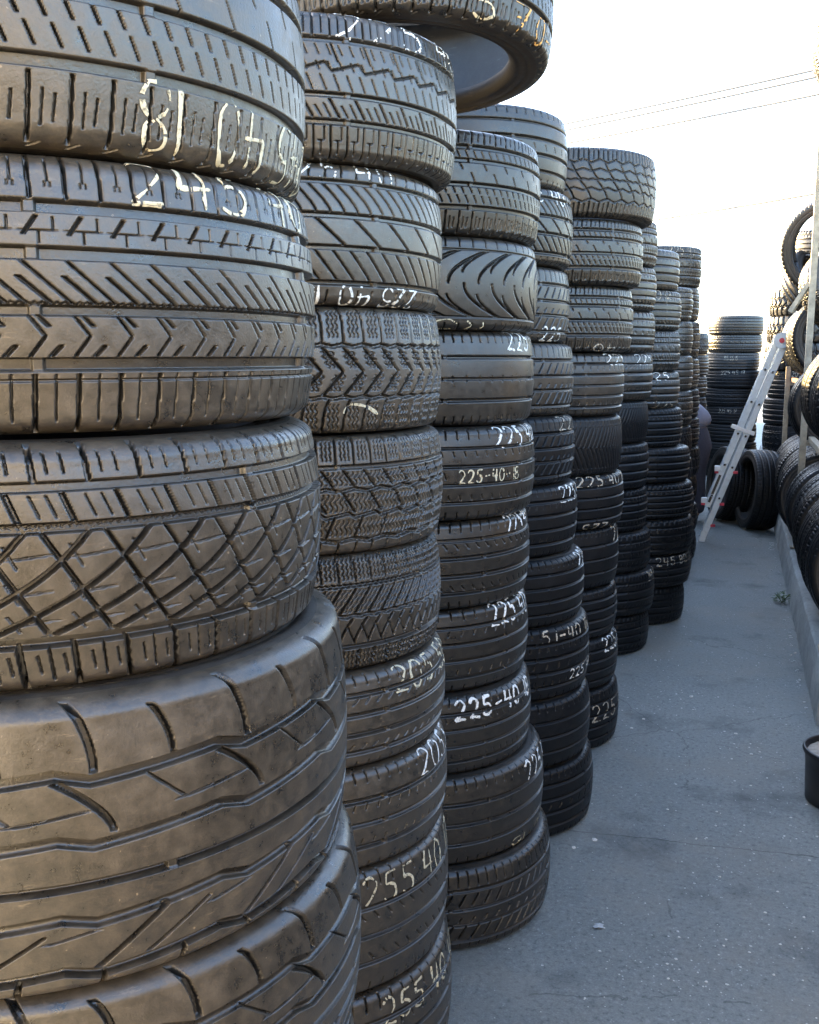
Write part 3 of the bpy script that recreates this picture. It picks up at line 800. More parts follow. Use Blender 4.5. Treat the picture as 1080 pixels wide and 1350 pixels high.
# stack: axis x, y, then tyres from the ground up: (height, dx, radius, tread, marks)
STACKS = [
 ('nearest', -.749, .925, .00105, 'rub_brown', [
   (.232, .020, .325, 'ribs', []), (.232, .020, .325, 'ribs', []), (.233, .030, .330, 'ribs', []),
   (.234, .030, .334, 'sport_zigzag', []),
   (.275, .018, .334, 'sport_zigzag', []),
   (.219, .003, .320, 'lattice', []),
   (.234, -.003, .319, 'chevron_rib', [('245 40', -35, 12, .885, .045, dict(mat='paint_cream', drop=.05, width=.0046))]),
   (.248, -.006, .319, 'touring', [('245 40 18', -31, 22, .17, .060, dict(mat='paint_cream', rot=True, width=.0045))]),
 ]),
 ('second', -.871, 1.856, .0018, 'rub_brown', [
   (.262, .022, .322, 'ribs', [('255 40 17', -38, 16, .80, .055, Y_)]),
   (.258, .016, .320, 'ribs', [('255 40 17', -44, 17, .80, .058, Y_)]),
   (.204, .011, .319, 'ribs', [('2055', -16, 18, .83, .055, W_)]),
   (.188, .006, .319, 'ribs', [('205 50', -29, 18, .82, .055, dict(mat='paint_cream', width=.006))]),
   (.224, -.005, .319, 'winter_fine', []), (.220, -.004, .319, 'winter_block', []),
   (.226, -.007, .319, 'winter_chevron', [('swash', -46, -33, .24, .022, Y_)]),
   (.242, -.004, .318, 'diagonal', [('225 40 18', -60, -13, .105, .042, dict(mat='paint_white', rot=True)), ('225 40', -70, -26, .90, .042, dict(mat='paint_white', drop=.2, width=.004))]),
   (.238, .020, .322, 'zigzag_rib', [('225 40', -52, 12, .875, .055, dict(mat='paint_white', drop=.14, width=.005))]),
 ]),
 ('third', -.810, 2.513, .0021, 'rub_mid', [
   (.222, .040, .345, 'slash_rib', []),
   (.234, .020, .340, 'ribs', [('225 4', -18, 14, .80, .058, dict(mat='paint_white', width=.007)), ('40 18', -28, 10, .10, .042, dict(mat='paint_cream', rot=True, drop=.12, width=.004))]),
   (.207, .004, .319, 'ribs', [('225-40 18', -54, 2, .80, .048, dict(mat='paint_white', width=.008, drop=.01))]),
   (.215, -.010, .319, 'ribs', [('225 40', -33, 5, .84, .060, dict(mat='paint_white', width=.007))]),
   (.224, -.009, .319, 'ribs', [('225 4', -22, 3, .86, .052, dict(mat='paint_white', width=.006))]),
   (.227, .001, .319, 'ribs', [('225 40', -34, 6, .86, .058, dict(mat='paint_white', width=.007)), ('225-40-18', -53, -18, .49, .032, dict(mat='paint_cream', width=.004))]),
   (.227, -.007, .319, 'ribs', [('225', -25, -4, .87, .055, dict(mat='paint_white', width=.006))]),
   (.217, .000, .319, 'directional', [('hook', -64, -40, .10, .034, dict(mat='paint_cream', width=.004, drop=.1))]),
   (.238, .003, .319, 'touring', []),
 ]),
 ('fourth', -.792, 3.110, .0026, 'rub_black', [
   (.229, .082, .322, 'ribs', []), (.216, .070, .320, 'ribs', []),
   (.232, .060, .319, 'ribs', [('51-40 18', -48, 2, .84, .042, dict(mat='paint_faint', width=.006)), ('225 40', -27, 6, .33, .030, dict(mat='paint_white', width=.004, drop=.1))]),
   (.212, .038, .319, 'ribs', [('225', -10, 14, .86, .055, dict(mat='paint_white', width=.008))]),
   (.220, .009, .319, 'ribs', [('225 4', -24, 12, .83, .050, dict(mat='paint_white', width=.006))]),
   (.210, -.004, .319, 'slash_rib', [('22', -22, -2, .86, .05, dict(mat='paint_faint', width=.005))]),
   (.220, -.014, .319, 'slash_rib', []),
   (.223, -.031, .319, 'slash_rib', [('225', -31, -10, .15, .045, dict(mat='paint_white', width=.006))]),
   (.221, -.025, .319, 'diagonal', [('225 40', -55, -12, .86, .05, dict(mat='paint_white', width=.005, drop=.1))]),
   (.223, -.047, .319, 'ribs', []),
 ]),
 ('fifth', -.717, 3.834, .0030, 'rub_black', [
   (.237, .013, .319, 'ribs', [('225 4', -40, 6, .62, .065, dict(mat='paint_faint', width=.007))]),
   (.197, .003, .319, 'ribs', [('225 4', -26, 10, .82, .055, dict(mat='paint_white', width=.006))]),
   (.195, -.006, .319, 'ribs', []),
   (.232, -.007, .319, 'ribs', [('22', -14, 4, .82, .06, dict(mat='paint_faint', width=.007))]),
   (.204, .006, .319, 'ribs', [('225 40 18', -56, 6, .86, .045, dict(mat='paint_faint', width=.006)), ('225', -50, -26, .09, .035, dict(mat='paint_faint', rot=True, width=.006))]),
   (.219, -.007, .319, 'herringbone', []),
   (.230, -.006, .319, 'ribs', [('225', -32, 2, .87, .045, dict(mat='paint_white', width=.006))]),
   (.236, .020, .319, 'touring', [('40', -48, -28, .10, .03, dict(mat='paint_faint', width=.004, rot=True))]),
   (.228, .048, .320, 'touring', []), (.236, .078, .328, 'all_terrain', []),
 ]),
 ('sixth', -.710, 5.151, None, 'rub_black', [
   (.206, .017, .319, 'ribs', []), (.218, .035, .322, 'ribs', [('245 40', -20, 10, .84, .05, F_)]),
   (.203, .013, .319, 'ribs', []), (.219, -.012, .319, 'ribs', []), (.227, -.012, .319, 'ribs', []),
   (.215, -.024, .319, 'herringbone', []), (.230, -.009, .319, 'ribs', [('225', -38, -8, .85, .055, W_)]),
   (.205, -.006, .319, 'ribs', []), (.213, -.007, .319, 'ribs', []), (.220, -.008, .319, 'touring', []),
 ]),
 ('seventh', -.579, 5.821, None, 'rub_black', [
   (.217, .030, .322, 'ribs', []), (.185, .055, .325, 'ribs', [('245 80 14', -62, 0, .80, .045, F_)]),
   (.205, .060, .325, 'ribs', []), (.197, .055, .322, 'ribs', []), (.199, .030, .322, 'ribs', []),
   (.217, -.017, .319, 'ribs', []), (.202, -.040, .319, 'ribs', [('025', -64, -32, .84, .045, dict(mat='paint_white', width=.007)), ('225', -52, -20, .14, .045, F_)]),
   (.223, -.046, .319, 'touring', []), (.216, -.050, .319, 'ribs', [('8012', -62, -30, .84, .05, F_)]), (.217, -.068, .319, 'ribs', []),
 ]),
 ('eighth', -.573, 6.977, None, 'rub_black', [
   (.210, .02, .319, 'ribs', []), (.205, .03, .319, 'ribs', []), (.210, .02, .319, 'ribs', []), (.21, .0, .319, 'mud_block', []), (.211, -.01, .319, 'winter_block', []),
   (.236, -.015, .319, 'touring', []), (.233, -.024, .319, 'ribs', []), (.225, -.034, .319, 'ribs', []), (.217, -.043, .319, 'ribs', []),
 ]),
 ('ninth', -.548, 7.66, None, 'rub_black', [
   (.212, .0, .319, 'ribs', []), (.212, .0, .319, 'ribs', []), (.212, -.01, .319, 'winter_fine', []), (.212, .0, .319, 'mud_block', []), (.212, -.01, .319, 'ribs', []), (.213, -.02, .319, 'ribs', []), (.222, -.03, .319, 'ribs', []),
   (.265, -.037, .319, 'touring', []), (.241, -.05, .319, 'ribs', []), (.284, -.05, .322, 'touring', [('225 40', -72, -30, .85, .06, F_)]),
 ]),
 ('tenth', -.640, 8.33, None, 'rub_black', [(.215, .01 * (i % 3), .319, k, []) for i, k in enumerate(('ribs', 'ribs', 'touring', 'ribs', 'winter_block', 'ribs', 'ribs', 'mud_block'))]),
]
LEFT = 'tyres stacked along the left side of the aisle'
for nm, ax, ay, step, mat, tyres in STACKS:
    z = 0.0
    n = len(tyres)
    facing = math.atan2(-ay, -ax)
    for i, (h, dx, R, kind, marks) in enumerate(tyres):
        txt = ''
        real = [m[0] for m in marks if m[0] not in ('hook', 'swash')]
        if real: txt = ' marked ' + real[0].replace('-', ' ')
        look = LOOK[kind]
        pos = 'bottom' if i == 0 else ('top' if i == n - 1 else words(n - 1 - i) + ' down')
        label = f"{look} tyre{txt}, {pos} in the {nm} left stack"
        dy = rnd.uniform(-.008, .008) if i not in (0,) else 0
        low = nm == 'nearest' and i < 3
        stp = None if (step is None or low) else step
        mt = 'rub_mid' if (mat == 'rub_black' and i >= n - 4) else mat  # top tyres take the paler mix, painting in haze and warm light
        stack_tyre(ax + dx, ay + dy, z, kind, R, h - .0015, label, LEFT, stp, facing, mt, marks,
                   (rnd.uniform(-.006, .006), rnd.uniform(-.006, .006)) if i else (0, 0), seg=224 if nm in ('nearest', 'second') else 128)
        z += h

# the tyre that lies tilted across the second and third stacks, seen from below
def axis_rot(v):
    return Vector(v).to_track_quat('Z', 'Y').to_euler()
sh = TyreShape('touring', .33, .225, 901, .0022)
V, Q, A, CN = sh.tread()
root = thing('tyre', 'tilted tyre with orange and cream marks overhanging the third left stack, open underside showing', 'tyre', (0, 0, 0), group=LEFT)
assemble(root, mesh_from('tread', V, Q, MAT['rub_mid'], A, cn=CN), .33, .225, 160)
HANG = root
HANG_SH = sh

# ------------------------------------------------------------------ end of the aisle
BACK = 'tyres stacked at the far end of the aisle'
def back_stack(x, y, n, h, R, kinds, where, jit=.02, step=None, marks=None):
    z = 0
    for i in range(n):
        pos = 'bottom' if i == 0 else ('top' if i == n - 1 else words(n - 1 - i) + ' down')
        k = kinds[i % len(kinds)]
        mk = [('225 45 17', -115, -70, .84, .05, F_)] if marks and i in marks else []
        if mk: mk = [(rnd.choice(('225 45 17', '205 55 16', '195 65 15')), -115 + rnd.uniform(-8, 8), -72 + rnd.uniform(-8, 8), rnd.uniform(.6, .86), .05, F_)]
        hh = h * rnd.uniform(.96, 1.04)
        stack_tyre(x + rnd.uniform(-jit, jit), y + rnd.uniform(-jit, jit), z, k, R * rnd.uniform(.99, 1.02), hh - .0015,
                   f"{LOOK[k]} tyre, {pos} in the {where}", BACK, marks=mk, mat='rub_mid' if i > n - 4 else 'rub_black')  # upper tyres coloured paler to carry the sunlight there
        z += hh
back_stack(-.05, 13.4, 9, .222, .330, ['ribs', 'touring', 'ribs'], 'sunlit far stack closing the aisle', marks=(3, 5, 6))
back_stack(.66, 10.9, 8, .272, .375, ['ribs', 'touring', 'winter_block', 'ribs', 'ribs', 'mud_block', 'mud_block', 'mud_block'], 'tall knobbly stack behind the ladder', marks=(4,))
back_stack(-.62, 10.9, 8, .22, .32, ['ribs', 'winter_fine', 'touring'], 'stack behind the bent person')
back_stack(.72, 13.2, 7, .22, .33, ['ribs'], 'far stack beyond the knobbly stack')

# ------------------------------------------------------------------ right-hand rack
rack = thing('tyre_rack', 'tall grey steel tyre rack standing on the concrete kerb', 'tyre rack', (.45, 7.15, .21))
def rk(name, mb, mat, smooth=False):
    me = mb.mesh(name, mat, smooth)
    me.transform(Matrix.Translation((-.45, -7.15, -.21)))
    return add(name, me, rack)
for y in (4.62, 7.15, 9.72):
    for x in (.45, 1.02):
        top = 3.3 if y < 9 else 1.42
        m = MB(); m.bar((x, y, .211), (x, y, top), .042, .042, .004, (0, 1, 0)); m.box((x, y, .2145), (.09, .09, .006))
        rk('post', m, MAT['steel_grey'])
for z, y0, y1 in ((.955, 4.641, 7.129), (1.30, 7.171, 9.70), (2.64, 4.641, 7.129)):
    for x in (.50, .95):
        m = MB(); m.bar((x, y0, z), (x, y1, z), .04, .04, .004); rk('rail', m, MAT['rust'] if z == 1.30 else MAT['steel_grey'])
for y, zs in ((4.62, (.93, 2.61)), (7.15, (.93, 1.27, 2.61)), (9.72, (1.27,))):
    for z in zs:
        m = MB(); m.bar((.471, y, z), (.999, y, z), .035, .035, .003); rk('crossbar', m, MAT['steel_grey'])
m = MB(); m.bar((.325, 7.20, 1.80), (.43, 7.165, 1.985), .045, .03, .003); rk('brace', m, MAT['steel_grey'])
m = MB(); m.tube([(.47, 7.75, 2.45), (.47, 7.75, 2.80)], .007); rk('rod', m, MAT['rust'])
m = MB(); m.tube([(.50, 7.60, 2.42), (.66, 7.58, 2.98)], .010); rk('rod', m, MAT['steel_grey'])
m = MB(); m.tube([(.565, 7.59, 2.655), (.72, 7.59, 2.672)], .009); rk('rod', m, MAT['steel_grey'])

RACK = 'tyres standing on the right-hand rack'
def up_tyre(x, y, zc, kind, label, R=.32, W=.215, axis=(0, -1, 0), mat='rub_black', group=RACK, step=.0055, marks=(), spin=None):
    """a tyre standing on its tread; zc = height of its centre"""
    SEED[0] += 1
    sh, me = shared(kind, SEED[0] % 5, R, W, step=step, mat=mat)
    q = Vector(axis).to_track_quat('Z', 'Y')
    s = spin if spin is not None else rnd.uniform(0, 6.28)
    q = q @ Euler((0, 0, s)).to_quaternion()
    root = thing('tyre', label, 'tyre', (0, 0, 0), group=group)
    root.rotation_mode = 'XYZ'
    root.rotation_euler = q.to_euler()
    root.location = Vector((x, y, zc)) - q @ Vector((0, 0, W / 2))
    assemble(root, me, R, W, 96)
    for i, mk in enumerate(marks):
        text, a0, a1, tc, hgt = mk[:5]
        pm = paint_mesh(sh, text, a0, a1, tc, hgt, seed=SEED[0] + i, word=0, **dict(mk[5]))
        if pm: add('size_marking', pm, root)
    return root

KR = ['ribs', 'touring', 'ribs', 'winter_fine', 'ribs', 'slash_rib', 'ribs']
n = 9
for i in range(n):
    y = 4.86 + i * .262
    k = KR[i % len(KR)]
    up_tyre(.675 + rnd.uniform(-.02, .02), y, .2105 + .321, k, f"{LOOK[k]} tyre upright on the kerb, {words(i)} beyond the near rack post", axis=(rnd.uniform(-.05, .05), -1, 0), W=.225)
for i in range(5):
    y = 4.95 + i * .255
    k = KR[(i + 3) % len(KR)]
    up_tyre(.672 + rnd.uniform(-.015, .015), y, .975 + .321, k, f"{LOOK[k]} tyre upright on the middle rail, {words(i)} beyond the near rack post", axis=(rnd.uniform(-.05, .05), -1, 0))
for i in range(2):
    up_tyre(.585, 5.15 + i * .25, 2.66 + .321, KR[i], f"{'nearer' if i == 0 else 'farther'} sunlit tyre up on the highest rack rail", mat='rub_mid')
for i in range(9):
    y = 7.42 + i * .255
    k = KR[(i + 1) % len(KR)]
    up_tyre(.65 + (0.02 if i else -.02) + rnd.uniform(-.015, .015), y, .2105 + .321, k, f"{LOOK[k]} tyre upright on the kerb, {words(i)} beyond the middle rack post", axis=(rnd.uniform(-.06, .06), -1, 0), W=.225)
up_tyre(.665, 7.36, .855 + .315, 'ribs', 'ring of a tyre with open hole balanced on the kerb row behind the rack post', R=.315, W=.20, axis=(.12, -1, .05))
for i in range(7):
    y = 7.75 + i * .26
    k = KR[(i + 2) % len(KR)]
    up_tyre(.67 + rnd.uniform(-.02, .02), y, 1.322 + .321, k, f"{LOOK[k]} tyre upright on the rusty rail, {words(i)} beyond the middle rack post", axis=(rnd.uniform(-.08, .08), -1, 0))
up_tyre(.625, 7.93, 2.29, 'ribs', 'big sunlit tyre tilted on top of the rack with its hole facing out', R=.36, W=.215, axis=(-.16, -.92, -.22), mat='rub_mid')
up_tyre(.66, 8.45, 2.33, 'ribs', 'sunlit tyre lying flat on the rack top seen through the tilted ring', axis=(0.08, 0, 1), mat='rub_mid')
up_tyre(1.0, 7.75, 2.29, 'touring', 'dark tyre upright on the rack top right of the tilted ring', axis=(-.05, -1, 0.1))
for i in range(5):
    up_tyre(.99 + rnd.uniform(-.03, .03), 8.05 + i * .28, 2.0 + rnd.uniform(0, .05), KR[i], f"{LOOK[KR[i]]} tyre in the rack-top rear row, {words(i)} behind the tilted ring", axis=(rnd.uniform(-.2, .2), -1, .1))
up_tyre(.70, 7.62, 1.98, 'touring', 'tyre slumped between the rusty rail row and the tilted ring', axis=(.45, -.8, .35), mat='rub_mid')
up_tyre(.56, 8.25, 2.02, 'ribs', 'sunlit grooved tyre wedged slanting below the big tilted ring', axis=(.62, -.50, .60), mat='rub_mid', W=.20)

# ------------------------------------------------------------------ two tyres leaning on the ground
GRP = 'tyres leaning together on the asphalt by the ladder'
up_tyre(.235, 9.15, .352, 'ribs', 'upright black tyre with white chalk on its tread, leaning in the aisle', R=.352, W=.25, axis=(-.955, -.28, .06), group=GRP, marks=[('2215', 60, 100, .55, .05, F_)], spin=1.2)
up_tyre(-.01, 9.58, .345, 'touring', 'upright tyre half hidden behind the chalked leaning tyre and the ladder', R=.345, W=.225, axis=(-.93, -.34, .10), group=GRP)

# ------------------------------------------------------------------ ladder
FOOT, TOP = Vector((-.245, 8.52, 0.0)), Vector((.335, 8.52, 1.66))
ldir = (TOP - FOOT).normalized()
lperp = Vector((ldir.z, 0, -ldir.x))       # across the two folded halves, to the right
lad = thing('folding_ladder', 'folded aluminium ladder with red clips leaning across the aisle against the rack', 'ladder', FOOT)
def lp(al, ac, y): return ldir * al + lperp * ac + Vector((0, y, 0))
LL = (TOP - FOOT).length
for k, (ac, a0, a1) in enumerate(((-.031, .30, LL - .06), (.031, .02, LL - .06))):
    for y in (-.16, .16):
        m = MB(); m.bar(lp(a0, ac, y), lp(a1, ac, y), .050, .028, .004, (0, 1, 0)); m.build('side_rail', MAT['alu'], lad)
    for j in range(5):
        al = .40 + j * .27
        m = MB(); m.tube([lp(al, ac, -.178), lp(al, ac, .178)], .013, 10); m.build('rung', MAT['alu'], lad, True)
        m = MB()
        for y in (-.1795, .1795): m.tube([lp(al, ac, y - .002), lp(al, ac, y + .002)], .009, 10)
        m.build('rung_end', MAT['black_plastic'], lad)
for y in (-.186, .186):
    m = MB()
    a = lp(LL - .03, 0, y)
    m.tube([a - Vector((0, .012, 0)), a + Vector((0, .012, 0))], .062, 24); m.build('hinge', MAT['alu'], lad)
    m = MB(); m.tube([a - Vector((0, .02, 0)), a + Vector((0, .02, 0))], .020, 16); m.build('hinge_button', MAT['red_plastic'], lad)
for al, ac, ww in ((.98, -.012, .20),):
    m = MB(); m.bar(lp(al, ac - .09, -.16), lp(al, ac + .10, -.16), .05, .03, .004); m.build('end_bracket', MAT['white_plastic'], lad)
for al in (.34, .62):
    m = MB(); m.box(lp(al, -.074, -.16), (.045, .045, .045), bevel=.01); m.build('knob', MAT['white_plastic'], lad)
    m = MB(); m.box(lp(al - .025, -.070, -.16), (.03, .04, .03), bevel=.005); m.build('clip', MAT['red_plastic'], lad)
    m = MB(); m.box(lp(al + .02, .068, -.16), (.038, .03, .022), bevel=.005); m.build('clip', MAT['red_plastic'], lad)
m = MB(); m.box(lp(.17, .068, -.16), (.038, .03, .022), bevel=.005); m.build('clip', MAT['red_plastic'], lad)
m = MB(); m.bar(lp(.34, -.033, -.1755), lp(.58, -.033, -.1755), .020, .003, 0, (0, 1, 0)); m.build('warning_strip', MAT['black_plastic'], lad)
for y in (-.16, .16):
    m = MB(); m.bar(lp(.0, .031, y), lp(.045, .031, y), .054, .034, .006, (0, 1, 0)); m.build('foot', MAT['alu'], lad)

# ------------------------------------------------------------------ concrete-filled bucket with a pole
bk = thing('bucket', 'black bucket filled with set concrete holding a black pole at the kerb end', 'bucket', (.425, 3.47, 0))
m = MB(); m.lathe([(.0, .0), (.126, .0), (.132, .004), (.138, .13), (.141, .167), (.147, .170), (.149, .178), (.147, .186), (.141, .188), (.136, .184), (.132, .160)], 56)
m.build('shell', MAT['black_plastic'], bk, True)
m = MB()
rr = random.Random(4)
m.lathe([(.0, .170), (.05, .172), (.09, .168), (.12, .170), (.1345, .166)], 40)
for v in m.bm.verts: v.co.z += rr.uniform(-.002, .002)
m.build('concrete_fill', MAT['bucket_fill'], bk, True)
pole = thing('pole', 'black pole with pale rings rising from the concrete bucket', 'pole', (.425, 3.47, .172))
m = MB(); m.lathe([(0, 0), (.072, 0), (.072, .56), (.068, .565), (0, .565)], 32); m.build('tube', MAT['black_plastic'], pole, True)
for z in (.14, .32, .46):
    m = MB(); m.lathe([(.0722, z), (.0745, z + .002), (.0745, z + .012), (.0722, z + .014)], 32); m.build('ring', MAT['white_plastic'], pole, True)

# ------------------------------------------------------------------ added dark wall, unseen behind the rack, holds back light
m = MB(); m.box((1.34, 5.0, .9), (.12, 22.0, 1.8), bevel=.01)
thing('shade_wall', 'added dark wall unseen behind the tyre rack, holding back light', 'wall', data=m.mesh('shade_wall', MAT['dark_wall']))

# ------------------------------------------------------------------ person, bent over at the far end of the left row
def skin_mesh(name, joints, edges, mat, levels=2):
    me = bpy.data.meshes.new(name)
    me.from_pydata([j[:3] for j in joints], edges, [])
    o = bpy.data.objects.new(name, me); COL.objects.link(o)
    sk = o.modifiers.new('skin', 'SKIN'); sk.use_smooth_shade = True
    for i, j in enumerate(joints):
        r = j[3]; me.skin_vertices[0].data[i].radius = (r, r) if not isinstance(r, tuple) else r
    me.skin_vertices[0].data[0].use_root = True
    sb = o.modifiers.new('sub', 'SUBSURF'); sb.levels = levels; sb.render_levels = levels
    dg = bpy.context.evaluated_depsgraph_get()
    ev = bpy.data.meshes.new_from_object(o.evaluated_get(dg))
    bpy.data.objects.remove(o)
    ev.materials.clear(); ev.materials.append(mat)
    for p_ in ev.polygons: p_.use_smooth = True
    ev.name = name
    return ev

person = thing('person', 'person in lavender shirt and dark trousers bending over beside the last left stack', 'person', (-.30, 9.35, .0))
# local frame: hips at origin height .84, bending towards -x
J = [(-.01, 0, .84, .085), (-.10, 0, .98, .125), (-.24, 0, 1.06, .130), (-.38, 0, 1.08, .125), (-.46, 0, 1.07, .055), (-.52, 0, 1.06, .065), (-.60, 0, 1.04, .085), (-.66, 0, 1.00, .060),
     (.0, -.09, .76, .075), (-.01, -.11, .46, .062), (.02, -.11, .10, .042), (-.10, -.115, .035, .036), (-.17, -.115, .03, .03),
     (.0, .09, .76, .075), (-.01, .11, .46, .062), (.02, .11, .10, .042), (-.10, .115, .035, .036), (-.17, .115, .03, .03),
     (-.37, -.17, 1.03, .060), (-.42, -.20, .78, .042), (-.52, -.17, .58, .030), (-.55, -.165, .51, .030),
     (-.37, .17, 1.03, .060), (-.42, .20, .78, .042), (-.52, .17, .58, .030), (-.55, .165, .51, .030)]
E_ = [(0, 1), (1, 2), (2, 3), (3, 4), (4, 5), (5, 6), (6, 7), (0, 8), (8, 9), (9, 10), (10, 11), (11, 12), (0, 13), (13, 14), (14, 15), (15, 16), (16, 17), (3, 18), (18, 19), (19, 20), (20, 21), (3, 22), (22, 23), (23, 24), (24, 25)]
for sgn, wi in ((-1, 21), (1, 25)):
    for k in range(4):      # fingers
        bx, by, bz = J[wi][0] - .012 + .008 * k, J[wi][1] + (k - 1.5) * .019, J[wi][2] - .03
        ln = (.9, 1.05, 1.0, .8)[k]
        i0 = len(J)
        J += [(bx, by, bz, .0095), (bx - .012, by, bz - .035 * ln, .0085), (bx - .004, by, bz - .065 * ln, .0075)]
        E_ += [(wi, i0), (i0, i0 + 1), (i0 + 1, i0 + 2)]
    i0 = len(J)
    J += [(J[wi][0] + .03, J[wi][1] - sgn * .028, J[wi][2] - .015, .0105), (J[wi][0] + .038, J[wi][1] - sgn * .034, J[wi][2] - .05, .009)]
    E_ += [(wi, i0), (i0, i0 + 1)]
add('body', skin_mesh('body', J, E_, MAT['skin']), person)
shirt = [(.01, 0, .82, .195), (-.06, 0, .97, .160), (-.24, 0, 1.07, .160), (-.38, 0, 1.08, .150), (-.37, -.18, 1.02, .078), (-.42, -.205, .80, .062), (-.51, -.172, .60, .046), (-.37, .18, 1.02, .078), (-.42, .205, .80, .062), (-.51, .172, .60, .046)]
add('shirt', skin_mesh('shirt', shirt, [(0, 1), (1, 2), (2, 3), (3, 4), (4, 5), (5, 6), (3, 7), (7, 8), (8, 9)], MAT['shirt']), person)
trs = [(-.07, 0, .97, .125), (.012, 0, .83, .185), (.010, -.085, .70, .118), (.0, -.11, .46, .080), (.03, -.11, .09, .066), (.010, .085, .70, .118), (.0, .11, .46, .080), (.03, .11, .09, .066)]
add('trousers', skin_mesh('trousers', trs, [(0, 1), (1, 2), (2, 3), (3, 4), (1, 5), (5, 6), (6, 7)], MAT['trouser']), person)
add('hair', skin_mesh('hair', [(-.575, 0, 1.085, .080), (-.53, 0, 1.10, .070)], [(0, 1)], MAT['hair']), person)
for y in (-.115, .115):
    add('shoe', skin_mesh('shoe', [(.03, y, .045, .046), (-.07, y, .040, .044), (-.18, y, .036, .036)], [(0, 1), (1, 2)], MAT['shoe']), person)
for y in (-.035, .035):
    add('eye', MB().lathe([(0, -.008), (.007, -.004), (.007, .004), (0, .008)], 10, (-.675, y, 1.02)).mesh('eye', MAT['hair'], True), person)

# ------------------------------------------------------------------ weed, scraps, stone chips
wd = MB(); rr = random.Random(8)
for i in range(70):
    a = rr.uniform(0, 6.28); rad = rr.uniform(.005, .055); h = rr.uniform(.01, .085) * (1 - rad * 8)
    c = Vector((rad * math.cos(a), rad * math.sin(a), max(.006, h)))
    l, w = rr.uniform(.016, .032), rr.uniform(.007, .012)
    d = Vector((math.cos(a + rr.uniform(-.8, .8)), math.sin(a), rr.uniform(-.3, .6))).normalized()
    s_ = d.cross(Vector((0, 0, 1))).normalized() * w
    pv = [wd.bm.verts.new(c - d * l * .5), wd.bm.verts.new(c + s_ * .7 + Vector((0, 0, .003))), wd.bm.verts.new(c + d * l * .6), wd.bm.verts.new(c - s_ * .7 + Vector((0, 0, .003)))]
    wd.bm.faces.new(pv)
for i in range(10):
    a = rr.uniform(0, 6.28); wd.tube([(0, 0, 0), (.02 * math.cos(a), .02 * math.sin(a), .03), (.045 * math.cos(a), .045 * math.sin(a), .06)], .0016, 5)
thing('weed', 'small green weed growing at the foot of the kerb', 'weed', (.335, 6.35, 0), data=wd.mesh('weed', MAT['leaf']))

sc = MB(); rr = random.Random(5)
ring = [sc.bm.verts.new((.014 * rr.uniform(.4, 1.4) * math.cos(a), .012 * rr.uniform(.6, 1.2) * math.sin(a), .003 + rr.uniform(0, .006))) for a in np.linspace(0, 6.28, 15)[:-1]]
cv = sc.bm.verts.new((0, 0, .008))
for i in range(len(ring)): sc.bm.faces.new((ring[i], ring[(i + 1) % len(ring)], cv))
thing('paper_scrap', 'crumpled pale scrap lying alone on the near asphalt', 'scrap', (-.28, 2.45, 0), data=sc.mesh('paper_scrap', MAT['paper']))

ch = MB(); rr = random.Random(21)
def chip(x, y, s):
    r = bmesh.ops.create_icosphere(ch.bm, subdivisions=1, radius=s)
    for v in r['verts']:
        v.co = Vector((v.co.x * rr.uniform(.7, 1.5), v.co.y * rr.uniform(.6, 1.2), v.co.z * .55 * rr.uniform(.7, 1.2))) + Vector((x, y, s * .3))
for i in range(700):
    y = 1.6 + 9.0 * rr.random() ** 1.4
    x = rr.uniform(-.5, .9 if y < 4.1 else .36)
    chip(x, y, rr.choice((.0009, .0011, .0014, .0018)) * (1 + .10 * y))
for cx_, cy_, n_ in ((.02, 2.45, 90), (.10, 2.9, 60), (-.05, 2.2, 70), (.15, 3.6, 45), (-.2, 4.3, 30), (.18, 5.2, 30), (.0, 3.3, 30)):
    for i in range(n_):
        chip(cx_ + rr.gauss(0, .14), cy_ + rr.gauss(0, .20), rr.choice((.0010, .0013, .0016, .0022, .0032)) * (1 + .06 * cy_))
for i in range(60):   # swept against the kerb and the stacks
    y = rr.uniform(4.4, 8.5); chip(.355 - abs(rr.gauss(0, .02)), y, rr.uniform(.003, .008))
for x, y in ((-.36, 2.93), (-.41, 2.86), (-.28, 4.05), (-.33, 3.93), (-.30, 4.9), (-.22, 5.6), (-.12, 4.4), (.05, 4.0), (.12, 3.8)):
    chip(x + rr.uniform(-.02, .02), y, rr.uniform(.005, .009))
o = add('stone_chips', ch.mesh('stone_chips', MAT['chip'])); o['kind'] = 'stuff'

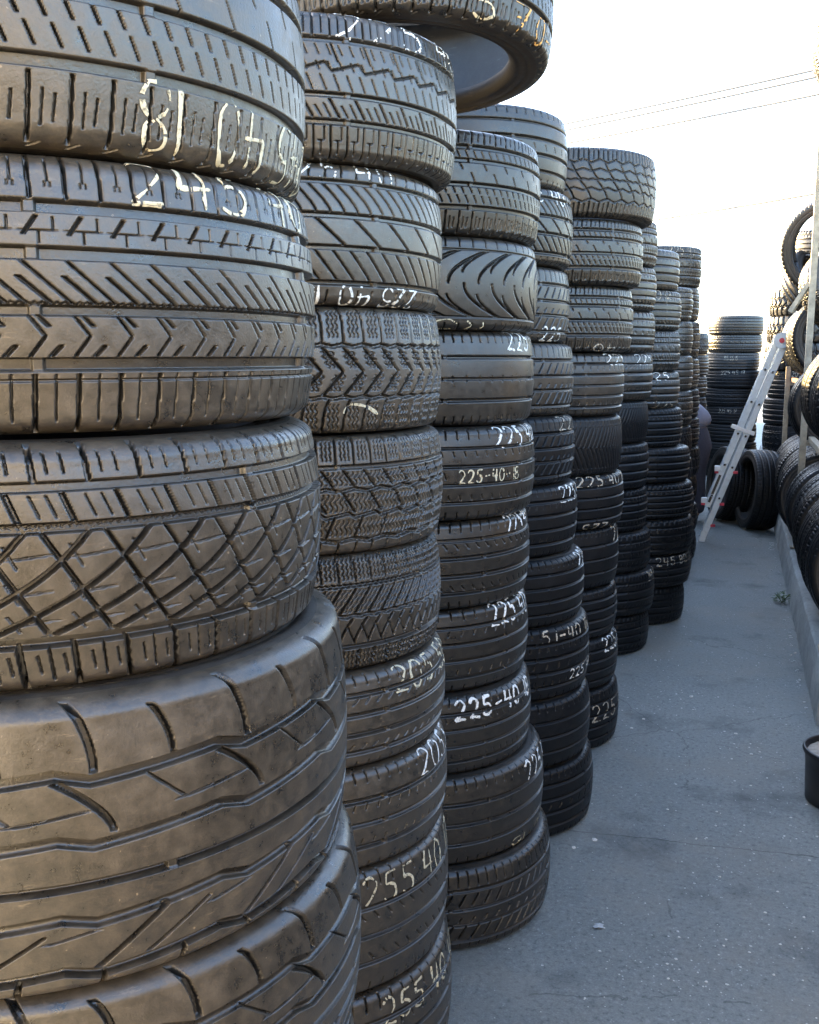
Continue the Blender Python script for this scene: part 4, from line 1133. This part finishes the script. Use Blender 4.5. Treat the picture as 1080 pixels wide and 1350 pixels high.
# ------------------------------------------------------------------ power cables across the sky
def cable(a, b, sag, label, r=.028):
    a, b = Vector(a), Vector(b)
    m = MB(); m.tube([a.lerp(b, t) - Vector((0, 0, sag * 4 * t * (1 - t))) for t in np.linspace(0, 1, 25)], r, 6)
    thing('power_cable', label, 'cable', data=m.mesh('power_cable', MAT['cable'], True), group='power cables across the sky')

CABLES_ = (((-13.14, 32, 7.88), (9.86, 16, 7.04), 'highest thin power cable crossing the pale sky'),
           ((-13.15, 32, 7.70), (9.89, 16, 6.93), 'thin power cable just below the highest one'),
           ((-11.73, 32, 7.56), (9.07, 16, 6.48), 'thin power cable a little lower crossing the sky diagonally'),
           ((-7.52, 32, 5.33), (6.72, 16, 4.81), 'lowest thin power cable, alone above the far stacks'))
for a, b, lab in CABLES_: cable(a, b, .25, lab, .030 if 'lowest' in lab else .024)
# the hanging tyre rests on the second stack and tips down onto the third
HANG_AX = Vector((-.022, .062, 1)).normalized()
q = HANG_AX.to_track_quat('Z', 'Y')
HANG.rotation_euler = q.to_euler()
HANG.location = Vector((-.705, 2.03, 2.069))
lv = q.inverted() @ Vector((math.cos(R_(-40)), math.sin(R_(-40)), 0))
base = math.degrees(math.atan2(lv.y, lv.x)) + 40
for text, a0, a1, tc, mk in (('5', -44, -35, .17, 'paint_cream'), ('7', -27, -18, .17, 'paint_orange'), ('0-', -13, 4, .17, 'paint_orange')):
    add('size_marking', paint_mesh(HANG_SH, text, base + a0, base + a1, tc, .05, mat=mat_ if (mat_ := mk) else '', width=.005, drop=.08), HANG)
# added wall, unseen behind the camera, bounces warm sun into the aisle
m = MB(); m.box((-1.0, -5.0, 1.9), (15.0, .2, 3.8), bevel=.01)
thing('bounce_wall', 'added cream wall unseen behind the camera, bouncing warm sun forward', 'wall', data=m.mesh('bounce_wall', MAT['cream_wall']))
# added wall hidden behind the left row, lower than the stacks, blocks low sun
m = MB(); m.box((-1.46, 14.3, 1.02), (.14, 23.4, 2.04), bevel=.01)
thing('sun_blocker', 'added grey wall hidden behind the left row of stacks, blocking low sun', 'wall', data=m.mesh('sun_blocker', MAT['grey_wall']))
